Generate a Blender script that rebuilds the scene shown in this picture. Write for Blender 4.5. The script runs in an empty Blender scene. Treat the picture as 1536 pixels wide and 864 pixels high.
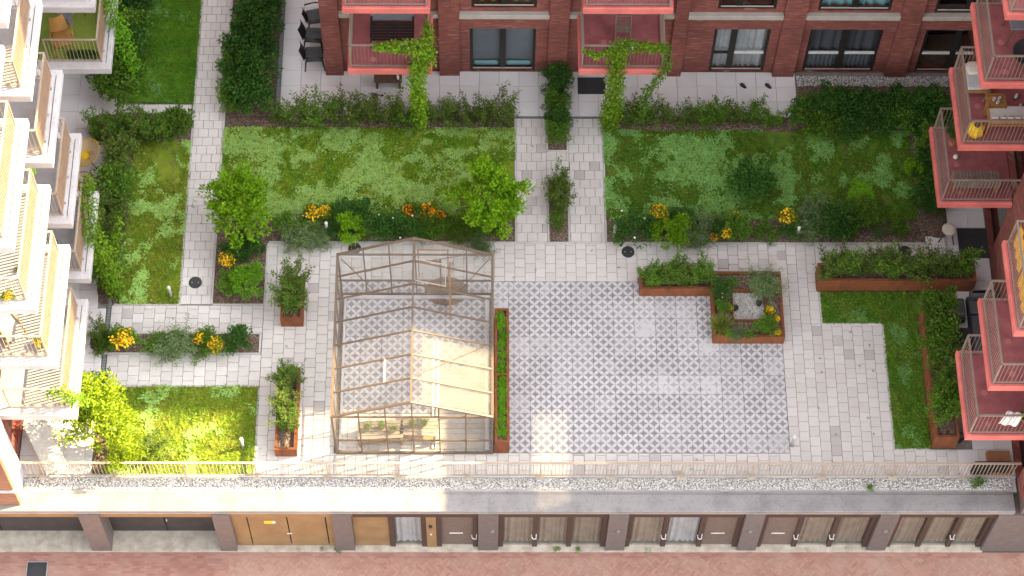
import bpy, math, random
import numpy as np
from mathutils import Vector, Matrix
random.seed(7); RNG = np.random.default_rng(7)
S = bpy.context.scene
COL = S.collection
# ------------------------------------------------------------------ camera
CF, CX0, CY0, CZ0, CP, CW, CR = 3313.42, -0.77475, -30.3944, 56.0154, 0.494362, -0.029213, 0.027755
def rot3(p, y, r):
    return Matrix.Rotation(y, 3, 'Z') @ Matrix.Rotation(p, 3, 'X') @ Matrix.Rotation(r, 3, 'Z')
CAMR = rot3(CP, CW, CR)
cam = bpy.data.cameras.new('camera'); camo = bpy.data.objects.new('camera', cam); COL.objects.link(camo)
cam.sensor_width = 36; cam.lens = CF / 1536 * 36; cam.clip_end = 2000; cam.clip_start = 1
camo.matrix_world = Matrix.Translation((CX0, CY0, CZ0)) @ CAMR.to_4x4()
S.camera = camo
def px(u, v, z=0.0):
    """pixel of the 1536x864 photograph -> point at height z"""
    d = CAMR @ Vector(((u - 768) / CF, -(v - 432) / CF, -1.0))
    t = (z - CZ0) / d.z
    return Vector((CX0 + t * d.x, CY0 + t * d.y, z))
# ------------------------------------------------------------------ light
SUND = Vector((-1.1, -0.316, -1.0)).normalized()          # direction the light travels
w = bpy.data.worlds.new('World'); S.world = w; w.use_nodes = True
nt = w.node_tree; nt.nodes.clear()
sky = nt.nodes.new('ShaderNodeTexSky'); sky.sky_type = 'NISHITA'; sky.sun_disc = False
sky.sun_elevation = math.asin(-SUND.z); sky.sun_rotation = math.atan2(-SUND.x, -SUND.y)
sky.dust_density = 2.5; sky.ozone_density = 0.6
hs = nt.nodes.new('ShaderNodeHueSaturation'); hs.inputs['Saturation'].default_value = 0.10
bg = nt.nodes.new('ShaderNodeBackground'); bg.inputs['Strength'].default_value = 0.15
wo = nt.nodes.new('ShaderNodeOutputWorld')
nt.links.new(sky.outputs[0], hs.inputs['Color']); nt.links.new(hs.outputs[0], bg.inputs['Color']); nt.links.new(bg.outputs[0], wo.inputs['Surface'])
sun = bpy.data.lights.new('sun', 'SUN'); suno = bpy.data.objects.new('sun', sun); COL.objects.link(suno)
sun.energy = 5.0; sun.angle = math.radians(0.53); sun.color = (1.0, 0.76, 0.42)
suno.rotation_euler = SUND.to_track_quat('-Z', 'Y').to_euler(); suno.location = (20, 10, 60)
S.view_settings.view_transform = 'Standard'; S.view_settings.look = 'None'; S.view_settings.gamma = 1
S.view_settings.use_curve_mapping = False
S.view_settings.exposure = 2.3
S.render.engine = 'CYCLES'
S.cycles.max_bounces = 8; S.cycles.transparent_max_bounces = 24
# ------------------------------------------------------------------ materials
def lin(c):
    if isinstance(c, str):
        c = c.lstrip('#'); c = [int(c[i:i+2], 16) / 255 for i in (0, 2, 4)]
        c = [x / 12.92 if x <= 0.04045 else ((x + 0.055) / 1.055) ** 2.4 for x in c]
    return (c[0], c[1], c[2], 1.0)
MATS = {}
class NB:
    def __init__(s, name):
        s.m = bpy.data.materials.new(name); s.m.use_nodes = True; s.t = s.m.node_tree; s.t.nodes.clear()
        s.out = s.n('ShaderNodeOutputMaterial')
    def n(s, ty, **kw):
        nd = s.t.nodes.new(ty)
        for k, v in kw.items(): setattr(nd, k, v)
        return nd
    def l(s, a, b): s.t.links.new(a, b)
    def set(s, sock, v):
        if hasattr(v, 'links') or isinstance(v, bpy.types.NodeSocket): s.l(v, sock)
        else: sock.default_value = v
    def math(s, op, a, b=0.0, c=0.0):
        nd = s.n('ShaderNodeMath', operation=op); s.set(nd.inputs[0], a); s.set(nd.inputs[1], b); s.set(nd.inputs[2], c); return nd.outputs[0]
    def mix(s, f, a, b, bt='MIX'):
        nd = s.n('ShaderNodeMix', data_type='RGBA', blend_type=bt); s.set(nd.inputs[0], f); s.set(nd.inputs[6], a); s.set(nd.inputs[7], b); return nd.outputs[2]
    def noise(s, vec, scale, detail=4, rough=0.55):
        nd = s.n('ShaderNodeTexNoise'); s.l(vec, nd.inputs['Vector']); nd.inputs['Scale'].default_value = scale
        nd.inputs['Detail'].default_value = detail; nd.inputs['Roughness'].default_value = rough; return nd.outputs['Fac']
    def ramp(s, f, a, b):
        nd = s.n('ShaderNodeMapRange'); s.set(nd.inputs[0], f); nd.inputs[1].default_value = a; nd.inputs[2].default_value = b; return nd.outputs[0]
    def pos(s): return s.n('ShaderNodeNewGeometry').outputs['Position']
    def obj(s): return s.n('ShaderNodeTexCoord').outputs['Object']
    def rnd(s): return s.n('ShaderNodeObjectInfo').outputs['Random']
    def val(s, col, v):
        nd = s.n('ShaderNodeHueSaturation'); s.set(nd.inputs['Color'], col); s.set(nd.inputs['Value'], v); return nd.outputs[0]
    def bsdf(s, col, rough=0.6, metal=0.0, bump=None, bstr=0.3, bdist=0.01, spec=0.4):
        b = s.n('ShaderNodeBsdfPrincipled'); s.set(b.inputs['Base Color'], col); s.set(b.inputs['Roughness'], rough)
        b.inputs['Metallic'].default_value = metal; b.inputs['Specular IOR Level'].default_value = spec
        if bump is not None:
            bp = s.n('ShaderNodeBump'); bp.inputs['Strength'].default_value = bstr; bp.inputs['Distance'].default_value = bdist
            s.l(bump, bp.inputs['Height']); s.l(bp.outputs[0], b.inputs['Normal'])
        return b.outputs[0]
    def done(s, sh):
        s.l(sh, s.out.inputs['Surface']); MATS[s.m.name] = s.m; return s.m
def gm(name, c1, c2=None, scale=6, rough=0.6, metal=0.0, rnd=0.0, bump=0.0, bscale=60, spec=0.4, lo=0.35, hi=0.65):
    """two-tone noisy surface with per-object value variation"""
    b = NB(name); p = b.pos(); c1 = lin(c1); c2 = lin(c2) if c2 else tuple(x * 0.75 for x in c1[:3]) + (1,)
    f = b.ramp(b.noise(p, scale, 5), lo, hi)
    col = b.mix(f, c1, c2)
    col = b.mix(b.math('MULTIPLY', b.ramp(b.noise(p, scale * 9, 3), 0.5, 0.72), 0.35), col, tuple(x * 0.6 for x in c2[:3]) + (1,))
    if rnd: col = b.val(col, b.math('MULTIPLY_ADD', b.rnd(), rnd * 2, 1 - rnd))
    return b.done(b.bsdf(col, rough, metal, b.noise(p, bscale, 3) if bump else None, bump, 0.01, spec))
def leafmat(name, c1, c2, trans=0.3, c3=None):
    if name.startswith('leaf'): c1, c2, c3 = [tuple(x * k for x, k in zip(c, (1.25, 1.32, 1.0))) if c else None for c in (c1, c2, c3)]
    b = NB(name); isl = b.n('ShaderNodeNewGeometry').outputs['Random Per Island']
    col = b.mix(isl, lin(c1), lin(c2))
    big = b.ramp(b.noise(b.pos(), 3.0, 3), 0.35, 0.7)
    col = b.mix(b.math('MULTIPLY', big, 0.55), col, lin(c3) if c3 else lin(c2))
    if name.startswith('clover'): col = b.val(col, b.math('MULTIPLY_ADD', b.noise(b.pos(), 5.0, 5, .7), 1.1, .45))
    col = b.val(col, b.math('MULTIPLY_ADD', b.rnd(), 0.36, 0.82))
    d = b.bsdf(col, 0.6, spec=0.1); t = b.n('ShaderNodeBsdfTranslucent'); b.l(col, t.inputs['Color'])
    m = b.n('ShaderNodeMixShader'); m.inputs[0].default_value = trans; b.l(d, m.inputs[1]); b.l(t.outputs[0], m.inputs[2])
    return b.done(m.outputs[0])
# paving slab
b = NB('paving'); p = b.pos(); r = b.rnd()
col = b.mix(r, lin((.53, .498, .477)), lin((.59, .562, .545)))
col = b.mix(b.ramp(r, .955, .97), col, lin((.43, .40, .39)))
col = b.mix(b.math('MULTIPLY', b.ramp(b.noise(p, 2.2, 6, .65), .45, .75), .22), col, lin((.40, .37, .355)))
col = b.mix(b.math('MULTIPLY', b.ramp(b.noise(p, 45, 2), .58, .75), .3), col, lin((.33, .31, .30)))
b.done(b.bsdf(col, .85, bump=b.noise(p, 120, 3), bstr=.25, spec=.25))
# terrace tile
b = NB('terrace'); p = b.pos(); r = b.rnd()
col = b.mix(r, lin((.64, .61, .615)), lin((.69, .66, .665)))
col = b.mix(b.math('MULTIPLY', b.ramp(b.noise(p, 1.6, 6, .6), .4, .75), .3), col, lin((.54, .51, .515)))
b.done(b.bsdf(col, .8, bump=b.noise(p, 90, 3), bstr=.2, spec=.25))
# patterned patio tile: interlaced petals; object colour red channel = wear
b = NB('patterned_tile'); o = b.obj(); sp = b.n('ShaderNodeSeparateXYZ'); b.l(o, sp.inputs[0])
ca = b.math('ABSOLUTE', b.math('SUBTRACT', b.math('FRACT', b.math('DIVIDE', b.math('ADD', b.math('ADD', sp.outputs[0], sp.outputs[1]), 3.0), .3)), .5))
cb = b.math('ABSOLUTE', b.math('SUBTRACT', b.math('FRACT', b.math('DIVIDE', b.math('ADD', b.math('SUBTRACT', sp.outputs[0], sp.outputs[1]), 3.0), .3)), .5))
def dist(x, y): return b.math('SQRT', b.math('ADD', b.math('POWER', b.math('SUBTRACT', 1.0, x), 2.0), b.math('POWER', y, 2.0)))
dm = b.math('MINIMUM', dist(ca, cb), dist(cb, ca))
petal = b.math('SUBTRACT', 1.0, b.ramp(dm, .685, .715))
oi = b.n('ShaderNodeObjectInfo'); sc = b.n('ShaderNodeSeparateColor'); b.l(oi.outputs['Color'], sc.inputs[0])
p = b.pos(); wn = b.ramp(b.noise(p, 4.5, 4, .6), .3, .62)
wear = b.math('MULTIPLY', sc.outputs[0], wn)
spot = b.math('MULTIPLY', b.ramp(b.noise(p, 1.3, 4), .60, .74), .55)
wear = b.math('MINIMUM', b.math('ADD', wear, spot), .93)
grey = b.mix(b.noise(p, 9, 4), lin((.205, .195, .205)), lin((.28, .267, .279)))
white = b.mix(b.noise(p, 14, 3), lin((.545, .53, .545)), lin((.475, .463, .478)))
col = b.mix(petal, grey, white); col = b.mix(b.math('MULTIPLY', wear, b.math('SUBTRACT', 1.0, petal)), col, lin((.53, .515, .53)))
col = b.val(col, b.math('MULTIPLY_ADD', oi.outputs['Random'], .12, .94))
b.done(b.bsdf(col, .7, bump=b.noise(p, 150, 2), bstr=.1, spec=.3))
# brick wall
def brickmat(name, ca_, cb_, cm, bw=.21, rh=.065):
    b = NB(name); sp = b.n('ShaderNodeSeparateXYZ'); b.l(b.pos(), sp.inputs[0]); cv = b.n('ShaderNodeCombineXYZ')
    b.l(b.math('ADD', sp.outputs[0], sp.outputs[1]), cv.inputs[0]); b.l(sp.outputs[2], cv.inputs[1])
    br = b.n('ShaderNodeTexBrick'); b.l(cv.outputs[0], br.inputs['Vector']); br.inputs['Scale'].default_value = 1
    br.inputs['Brick Width'].default_value = bw; br.inputs['Row Height'].default_value = rh; br.inputs['Mortar Size'].default_value = .007
    br.inputs['Color1'].default_value = lin(ca_); br.inputs['Color2'].default_value = lin(cb_); br.inputs['Mortar'].default_value = lin(cm)
    br.inputs['Bias'].default_value = -.1
    st = b.n('ShaderNodeMapping'); st.inputs['Scale'].default_value = (1.2, 15.4, 1); b.l(cv.outputs[0], st.inputs['Vector'])
    col = b.mix(b.math('MULTIPLY', b.ramp(b.noise(st.outputs[0], 1.6, 2), .60, .70), .75), br.outputs['Color'], lin((.42, .27, .20)))
    col = b.mix(b.math('MULTIPLY', b.ramp(b.noise(b.pos(), .9, 5), .4, .7), .45), col, lin((.09, .035, .032)))
    return b.done(b.bsdf(col, .85, bump=br.outputs['Fac'], bstr=-.6, bdist=.008, spec=.25))
brickmat('brick', (.27, .072, .055), (.17, .045, .038), (.17, .10, .085))
brickmat('brick_tan', (.34, .17, .10), (.27, .13, .08), (.25, .16, .11))
# street clinker
b = NB('street_brick'); p = b.pos()
def pav(ang):
    mp = b.n('ShaderNodeMapping'); mp.inputs['Rotation'].default_value = (0, 0, math.radians(ang)); b.l(p, mp.inputs['Vector'])
    br = b.n('ShaderNodeTexBrick'); b.l(mp.outputs[0], br.inputs['Vector']); br.inputs['Scale'].default_value = 1
    br.inputs['Brick Width'].default_value = .21; br.inputs['Row Height'].default_value = .075; br.inputs['Mortar Size'].default_value = .006
    br.inputs['Color1'].default_value = lin((.37, .19, .145)); br.inputs['Color2'].default_value = lin((.24, .11, .088)); br.inputs['Mortar'].default_value = lin((.22, .155, .13)); return br
b1 = pav(45); b2 = pav(-45); b3 = pav(0)
sp = b.n('ShaderNodeSeparateXYZ'); b.l(p, sp.inputs[0])
chk = b.n('ShaderNodeTexChecker'); mp = b.n('ShaderNodeMapping'); mp.inputs['Rotation'].default_value = (0, 0, math.radians(45)); b.l(p, mp.inputs['Vector']); b.l(mp.outputs[0], chk.inputs['Vector']); chk.inputs['Scale'].default_value = 4.76
her = b.mix(chk.outputs['Fac'], b1.outputs['Color'], b2.outputs['Color'])
her = b.mix(.22, her, lin((.37, .235, .185)))
west = b.math('LESS_THAN', sp.outputs[0], -7.9)
course = b.math('GREATER_THAN', sp.outputs[1], -7.42)
run = b.mix(.25, b3.outputs['Color'], lin((.26, .11, .10)))
col = b.mix(b.math('MAXIMUM', west, course), her, run)
col = b.mix(b.math('MULTIPLY', b.ramp(b.noise(p, 1.2, 6, .65), .42, .7), .45), col, lin((.37, .275, .22)))
b.done(b.bsdf(col, .85, bump=b1.outputs['Fac'], bstr=-.3, bdist=.006, spec=.2))
# corten
b = NB('corten'); p = b.pos(); st = b.n('ShaderNodeMapping'); st.inputs['Scale'].default_value = (1, 1, .35); b.l(p, st.inputs['Vector'])
col = b.mix(b.ramp(b.noise(st.outputs[0], 5, 6, .65), .3, .7), lin((.245, .078, .027)), lin((.12, .04, .02)))
col = b.mix(b.math('MULTIPLY', b.ramp(b.noise(p, 30, 3), .5, .75), .4), col, lin((.36, .13, .04)))
b.done(b.bsdf(col, .75, bump=b.noise(p, 70, 3), bstr=.2, spec=.3))
# soil / mulch
b = NB('soil'); p = b.pos(); v = b.n('ShaderNodeTexVoronoi'); b.l(p, v.inputs['Vector']); v.inputs['Scale'].default_value = 32
col = b.mix(b.noise(p, 5, 5), lin((.075, .05, .036)), lin((.15, .105, .08)))
vs = b.n('ShaderNodeSeparateColor'); b.l(v.outputs['Color'], vs.inputs[0])
col = b.mix(b.ramp(vs.outputs[0], .55, .95), col, lin((.28, .21, .165)))
b.done(b.bsdf(col, .95, bump=v.outputs['Distance'], bstr=.8, bdist=.03, spec=.1))
# lawn soil and grass (same colour field, by place)
def grassmat(name, ca_, cb_, cc_, soil=False):
    b = NB(name); p = b.pos()
    col = b.mix(b.ramp(b.noise(p, 2.0, 5, .6), .35, .65), lin(ca_), lin(cb_))
    col = b.mix(b.math('MULTIPLY', b.ramp(b.noise(p, 1.1, 6, .7), .5, .75), .5), col, lin(cc_))
    col = b.mix(b.math('MULTIPLY', b.ramp(b.noise(p, 6.5, 4, .65), .53, .72), .55), col, tuple(1.55 * x for x in cb_) + (1,))
    col = b.mix(b.math('MULTIPLY', b.ramp(b.noise(p, 4.1, 5, .7), .58, .74), .5), col, lin((.13, .10, .05)))
    col = b.mix(b.math('MULTIPLY', b.ramp(b.noise(p, 3.3, 4, .6), .50, .68), .5), col, tuple(.5 * x for x in ca_) + (1,))
    if soil:
        col = b.mix(b.ramp(b.noise(p, 3.1, 6, .7), .54, .68), col, lin((.10, .075, .05)))
        return b.done(b.bsdf(col, .95, bump=b.noise(p, 60, 4), bstr=.8, bdist=.03, spec=.1))
    isl = b.n('ShaderNodeNewGeometry').outputs['Random Per Island']
    col = b.val(col, b.math('MULTIPLY_ADD', isl, .75, .65))
    d = b.bsdf(col, .7, spec=.05); t = b.n('ShaderNodeBsdfTranslucent'); b.l(col, t.inputs['Color'])
    m = b.n('ShaderNodeMixShader'); m.inputs[0].default_value = .3; b.l(d, m.inputs[1]); b.l(t.outputs[0], m.inputs[2])
    return b.done(m.outputs[0])
GR = dict(olive=((.155, .255, .022), (.245, .29, .034), (.23, .225, .05)), fresh=((.115, .25, .018), (.21, .295, .026), (.24, .225, .045)), dark=((.08, .19, .019), (.135, .22, .026), (.165, .155, .042)), deep=((.075, .205, .016), (.125, .245, .02), (.16, .23, .03)))
GR = {k: [tuple(1.15 * x for x in c) for c in v] for k, v in GR.items()}
for k, v in GR.items(): grassmat('grass_' + k, *v); grassmat('turf_' + k, *[tuple(.8 * x for x in c) for c in v], soil=True)
leafmat('clover', (.24, .44, .10), (.34, .54, .15), .1, (.33, .46, .08))
leafmat('clover_deep', (.12, .28, .07), (.19, .36, .10), .1, (.15, .27, .04))
leafmat('leaf_lime', (.11, .25, .013), (.27, .40, .022), .35, (.12, .27, .013))
leafmat('leaf_mid', (.055, .13, .02), (.16, .25, .038), .3, (.055, .125, .02))
leafmat('leaf_dark', (.025, .08, .018), (.075, .155, .034), .25, (.024, .072, .016))
leafmat('leaf_hedge', (.05, .105, .024), (.16, .205, .045), .3, (.085, .105, .04))
leafmat('leaf_grey', (.11, .165, .085), (.18, .23, .125), .2, (.085, .14, .06))
leafmat('leaf_vine', (.08, .19, .016), (.26, .36, .03), .35, (.085, .19, .018))
leafmat('leaf_bright', (.11, .28, .018), (.21, .39, .03), .3, (.10, .26, .015))
leafmat('leaf_sun', (.15, .24, .016), (.30, .35, .028), .4, (.19, .26, .018))
leafmat('leaf_olive', (.13, .16, .04), (.20, .21, .06), .3, (.10, .13, .03))
leafmat('flower_yellow', (.82, .46, .012), (.90, .62, .035), .15, (.72, .36, .012))
leafmat('flower_orange', (.85, .28, .008), (.92, .48, .015), .15, (.68, .16, .008))
leafmat('flower_white', (.75, .75, .70), (.8, .8, .76), .15)
gm('stem', (.10, .07, .04), (.06, .045, .03))
gm('concrete', (.47, .45, .43), (.37, .355, .34), 3, .85, bump=.2)
gm('kerb', (.52, .50, .485), (.44, .42, .41), 3, .85, rnd=.06, bump=.2)
gm('deck_base', (.27, .245, .22), (.20, .18, .165), 8, .9)
gm('ground', (.16, .15, .14), (.12, .115, .11), 1, .9)
gm('zinc', (.262, .25, .25), (.185, .176, .178), 1.4, .5, metal=.15, rnd=.07, lo=.42, hi=.74)
gm('plinth', (.50, .45, .38), (.36, .30, .25), 4, .9, bump=.3)
gm('pillar', (.14, .118, .11), (.115, .097, .092), 5, .6, rnd=.08, bump=.1)
gm('bronze', (.06, .036, .03), (.048, .03, .025), 5, .45, rnd=.08)
gm('tan_lit_panel', (.25, .16, .075), (.20, .125, .06), 2, .5, rnd=.06)  # tan shifted golden to carry the warm light on the west bays
gm('garage_door', (.05, .042, .04), (.035, .03, .03), 3, .5)
gm('slot_panel', (.155, .118, .098), (.115, .088, .075), 14, .5, rnd=.1)
gm('curtain', (.34, .275, .21), (.27, .215, .165), 3, .8, rnd=.08)
gm('curtain_grey', (.52, .52, .52), (.42, .42, .43), 3, .8)
gm('blind', (.17, .185, .205), (.14, .155, .175), 2, .7)
gm('interior', (.02, .02, .022), (.012, .012, .014), 2, .9)  # near-black; holds the darkness of unlit rooms, also used for seams
gm('teal', (.25, .46, .48), (.2, .4, .42), 3, .8)
gm('coral', (.66, .175, .15), (.50, .125, .11), 1.6, .6, rnd=.04)
gm('coral_light', (.46, .17, .16), (.40, .14, .13), 2, .6)
gm('coral_floor', (.36, .115, .12), (.26, .075, .082), 2.6, .75, bump=.1)
gm('rail_taupe', (.27, .215, .175), (.22, .175, .145), 4, .5)
gm('rail_sand', (.42, .335, .26), (.36, .285, .22), 4, .5)
gm('screen', (.36, .25, .17), (.30, .205, .14), 3, .6)
gm('white_concrete', (.54, .52, .525), (.46, .44, .45), 2.0, .75, rnd=.04, bump=.1)
gm('grey_floor', (.33, .32, .32), (.27, .26, .26), 3, .8)
gm('turf_mat', (.19, .27, .03), (.24, .30, .045), 12, .9, bump=.4)
gm('frame_dark', (.022, .019, .017), (.016, .014, .013), 5, .45)
gm('frame_bronze', (.15, .108, .072), (.12, .085, .058), 6, .45, rnd=.06)
gm('stone_sill', (.44, .405, .365), (.37, .34, .305), 3, .8, bump=.15)
gm('black_plastic', (.018, .018, .02), (.026, .026, .028), 5, .45)
gm('iron', (.035, .034, .036), (.05, .048, .05), 40, .6, metal=.3, bump=.3)
gm('sofa_grey', (.095, .097, .11), (.075, .077, .088), 30, .9, bump=.3, rnd=.06)
gm('rattan_black', (.03, .03, .031), (.042, .042, .044), 60, .7, bump=.5)
gm('wicker', (.40, .21, .055), (.30, .145, .035), 40, .7, bump=.5)
gm('wood', (.36, .185, .06), (.27, .13, .045), 9, .65, rnd=.1)
gm('wood_dark', (.13, .07, .045), (.09, .05, .03), 9, .65, rnd=.1)
gm('wood_grey', (.22, .185, .15), (.16, .13, .105), 14, .8, rnd=.12)
gm('white_cloth', (.72, .70, .67), (.62, .60, .58), 5, .9)
gm('cream_cloth', (.68, .62, .52), (.60, .54, .45), 5, .9)
gm('deck_board', (.40, .355, .31), (.32, .285, .25), 9, .8, rnd=.08, bump=.2)
gm('yellow', (.78, .52, .02), (.7, .44, .015), 8, .6)
gm('yellow_cloth', (.70, .40, .06), (.60, .32, .04), 8, .9)
gm('blue', (.08, .19, .22), (.06, .15, .18), 8, .6)
gm('grey_metal', (.30, .30, .31), (.25, .25, .26), 5, .4, metal=.4)
gm('post_metal', (.42, .405, .385), (.35, .34, .325), 5, .5)
gm('white_metal', (.68, .67, .65), (.6, .59, .57), 5, .4)
gm('grate', (.36, .37, .385), (.30, .31, .32), 5, .5, metal=.3)
gm('terracotta', (.38, .17, .09), (.30, .13, .07), 6, .8)
gm('mat_brown', (.22, .145, .085), (.16, .105, .06), 20, .95, bump=.5)
gm('roof', (.10, .10, .105), (.075, .075, .08), 1, .9)
gm('cloth_band', (.30, .28, .26), (.25, .235, .22), 6, .9)
b = NB('pebble'); isl = b.n('ShaderNodeNewGeometry').outputs['Random Per Island']
b.done(b.bsdf(b.mix(b.ramp(isl, .72, .98), b.mix(isl, lin((.74, .72, .70)), lin((.55, .52, .49))), lin((.22, .20, .185))), .8, spec=.3))
def glassmat(name, tint, dirt=.0, dcol=(.7, .68, .64), refl=1.0):
    b = NB(name); tr = b.n('ShaderNodeBsdfTransparent'); tr.inputs['Color'].default_value = lin(tint)
    gl = b.n('ShaderNodeBsdfGlossy'); gl.inputs['Roughness'].default_value = .03
    lw = b.n('ShaderNodeLayerWeight'); lw.inputs['Blend'].default_value = .5
    fr = b.math('MULTIPLY_ADD', b.math('POWER', lw.outputs['Facing'], 5.0), .92, .05)
    m = b.n('ShaderNodeMixShader'); b.l(b.math('MULTIPLY', fr, refl), m.inputs[0]); b.l(tr.outputs[0], m.inputs[1]); b.l(gl.outputs[0], m.inputs[2])
    o = m.outputs[0]
    if dirt:
        df = b.n('ShaderNodeBsdfDiffuse'); df.inputs['Color'].default_value = lin(dcol); m2 = b.n('ShaderNodeMixShader')
        b.l(b.math('MULTIPLY', b.ramp(b.noise(b.pos(), 2.5, 4), .1, .8), dirt), m2.inputs[0]); b.l(o, m2.inputs[1]); b.l(df.outputs[0], m2.inputs[2]); o = m2.outputs[0]
    return b.done(o)
glassmat('glass', (.82, .85, .86)); glassmat('greenhouse_glass', (.95, .955, .95), .11)
glassmat('light_patch_tint', (.22, .22, .22))  # tint only dims the sun for the added light patch
b = NB('cream_sheet'); d = b.n('ShaderNodeBsdfDiffuse'); d.inputs['Color'].default_value = lin((.36, .335, .295)); t = b.n('ShaderNodeBsdfTranslucent'); t.inputs['Color'].default_value = lin((.36, .335, .295))
tr = b.n('ShaderNodeBsdfTransparent'); m = b.n('ShaderNodeMixShader'); m.inputs[0].default_value = .4; b.l(d.outputs[0], m.inputs[1]); b.l(t.outputs[0], m.inputs[2])
m2 = b.n('ShaderNodeMixShader'); m2.inputs[0].default_value = .55; b.l(m.outputs[0], m2.inputs[1]); b.l(tr.outputs[0], m2.inputs[2]); b.done(m2.outputs[0])
# ------------------------------------------------------------------ mesh helpers
class MB:
    def __init__(s): s.v = []; s.f = []
    def add(s, vs, fs):
        o = len(s.v); s.v += [tuple(v) for v in vs]; s.f += [tuple(i + o for i in f) for f in fs]; return s
    def box(s, x0, x1, y0, y1, z0, z1):
        return s.add([(x0, y0, z0), (x1, y0, z0), (x1, y1, z0), (x0, y1, z0), (x0, y0, z1), (x1, y0, z1), (x1, y1, z1), (x0, y1, z1)],
                     [(0, 3, 2, 1), (4, 5, 6, 7), (0, 1, 5, 4), (1, 2, 6, 5), (2, 3, 7, 6), (3, 0, 4, 7)])
    def cbox(s, x0, x1, y0, y1, z0, z1, c=.01):
        """box with chamfered top edges"""
        lo = [(x0, y0, z0), (x1, y0, z0), (x1, y1, z0), (x0, y1, z0)]; mi = [(x, y, z1 - c) for x, y, _ in lo]
        hi = [(x0 + c, y0 + c, z1), (x1 - c, y0 + c, z1), (x1 - c, y1 - c, z1), (x0 + c, y1 - c, z1)]
        fs = [(8, 9, 10, 11)] + [(i, (i + 1) % 4, 4 + (i + 1) % 4, 4 + i) for i in range(4)] + [(4 + i, 4 + (i + 1) % 4, 8 + (i + 1) % 4, 8 + i) for i in range(4)]
        return s.add(lo + mi + hi, fs)
    def bar(s, p0, p1, w=.04, h=None, up=(0, 0, 1)):
        p0 = Vector(p0); p1 = Vector(p1); d = (p1 - p0).normalized(); up = Vector(up)
        if abs(d.dot(up)) > .98: up = Vector((0, 1, 0))
        r = d.cross(up).normalized(); u = r.cross(d); h = h or w; vs = []
        for p in (p0, p1):
            for a, c in ((-1, -1), (1, -1), (1, 1), (-1, 1)): vs.append(p + r * (a * w / 2) + u * (c * h / 2))
        return s.add(vs, [(0, 1, 2, 3), (7, 6, 5, 4), (0, 4, 5, 1), (1, 5, 6, 2), (2, 6, 7, 3), (3, 7, 4, 0)])
    def tube(s, pts, r, n=6):
        pts = [Vector(p) for p in pts]; rs = r if isinstance(r, (list, tuple)) else [r] * len(pts); vs = []
        for i, p in enumerate(pts):
            d = (pts[min(i + 1, len(pts) - 1)] - pts[max(i - 1, 0)]).normalized(); a = Vector((0, 0, 1)) if abs(d.z) < .9 else Vector((1, 0, 0))
            e = d.cross(a).normalized(); g = d.cross(e)
            for k in range(n): t = 2 * math.pi * k / n; vs.append(p + e * (rs[i] * math.cos(t)) + g * (rs[i] * math.sin(t)))
        fs = [(i * n + k, i * n + (k + 1) % n, (i + 1) * n + (k + 1) % n, (i + 1) * n + k) for i in range(len(pts) - 1) for k in range(n)]
        fs += [tuple(range(n))[::-1], tuple(range((len(pts) - 1) * n, len(pts) * n))]
        return s.add(vs, fs)
    def lathe(s, prof, c=(0, 0, 0), n=20, sx=1, sy=1):
        vs = [(c[0] + r * sx * math.cos(2 * math.pi * k / n), c[1] + r * sy * math.sin(2 * math.pi * k / n), c[2] + z) for r, z in prof for k in range(n)]
        m = len(prof); fs = [(i * n + k, i * n + (k + 1) % n, (i + 1) * n + (k + 1) % n, (i + 1) * n + k) for i in range(m - 1) for k in range(n)]
        fs += [tuple(range(n))[::-1], tuple(range((m - 1) * n, m * n))]
        return s.add(vs, fs)
    def sheet(s, fn, nu, nv):
        vs = [fn(i / nu, j / nv) for j in range(nv + 1) for i in range(nu + 1)]
        return s.add(vs, [(j * (nu + 1) + i, j * (nu + 1) + i + 1, (j + 1) * (nu + 1) + i + 1, (j + 1) * (nu + 1) + i) for j in range(nv) for i in range(nu)])
    def cushion(s, x0, x1, y0, y1, z0, z1, r=.05):
        cx, cy = (x0 + x1) / 2, (y0 + y1) / 2; vs = []; fs = []
        lv = [(z0, r * .6), (z0 + (z1 - z0) * .3, 0), (z0 + (z1 - z0) * .7, 0), (z1 - .012, r * .6), (z1, r * 1.8)]
        for z, i in lv:
            a, c, d, e = x0 + i, x1 - i, y0 + i, y1 - i; k = r
            vs += [(a + k, d, z), (c - k, d, z), (c, d + k, z), (c, e - k, z), (c - k, e, z), (a + k, e, z), (a, e - k, z), (a, d + k, z)]
        for j in range(len(lv) - 1): fs += [(j * 8 + i, j * 8 + (i + 1) % 8, (j + 1) * 8 + (i + 1) % 8, (j + 1) * 8 + i) for i in range(8)]
        fs += [tuple(range(8))[::-1], tuple(range((len(lv) - 1) * 8, len(lv) * 8))]
        return s.add(vs, fs)
    def mesh(s, name, m, smooth=False):
        me = bpy.data.meshes.new(name); me.from_pydata(s.v, [], s.f); me.materials.append(MATS[m])
        if smooth: me.polygons.foreach_set('use_smooth', [True] * len(me.polygons))
        me.update(); return me
    def build(s, name, m, parent=None, smooth=False, world=False):
        """world=True: vertices are in world coordinates, shifted under an unrotated parent"""
        if world and parent is not None:
            o = Vector((0, 0, 0)); q_ = parent
            while q_ is not None: o += q_.location; q_ = q_.parent
            s.v = [(x - o.x, y - o.y, z - o.z) for x, y, z in s.v]
        return link(name, s.mesh(name, m, smooth), parent)
def link(name, data, parent=None, loc=None):
    o = bpy.data.objects.new(name, data); COL.objects.link(o)
    if parent is not None: o.parent = parent
    if loc is not None: o.location = loc
    return o
def tag(o, label=None, cat=None, group=None, kind=None):
    for k, v in (('label', label), ('category', cat), ('group', group), ('kind', kind)):
        if v: o[k] = v
    return o
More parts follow.
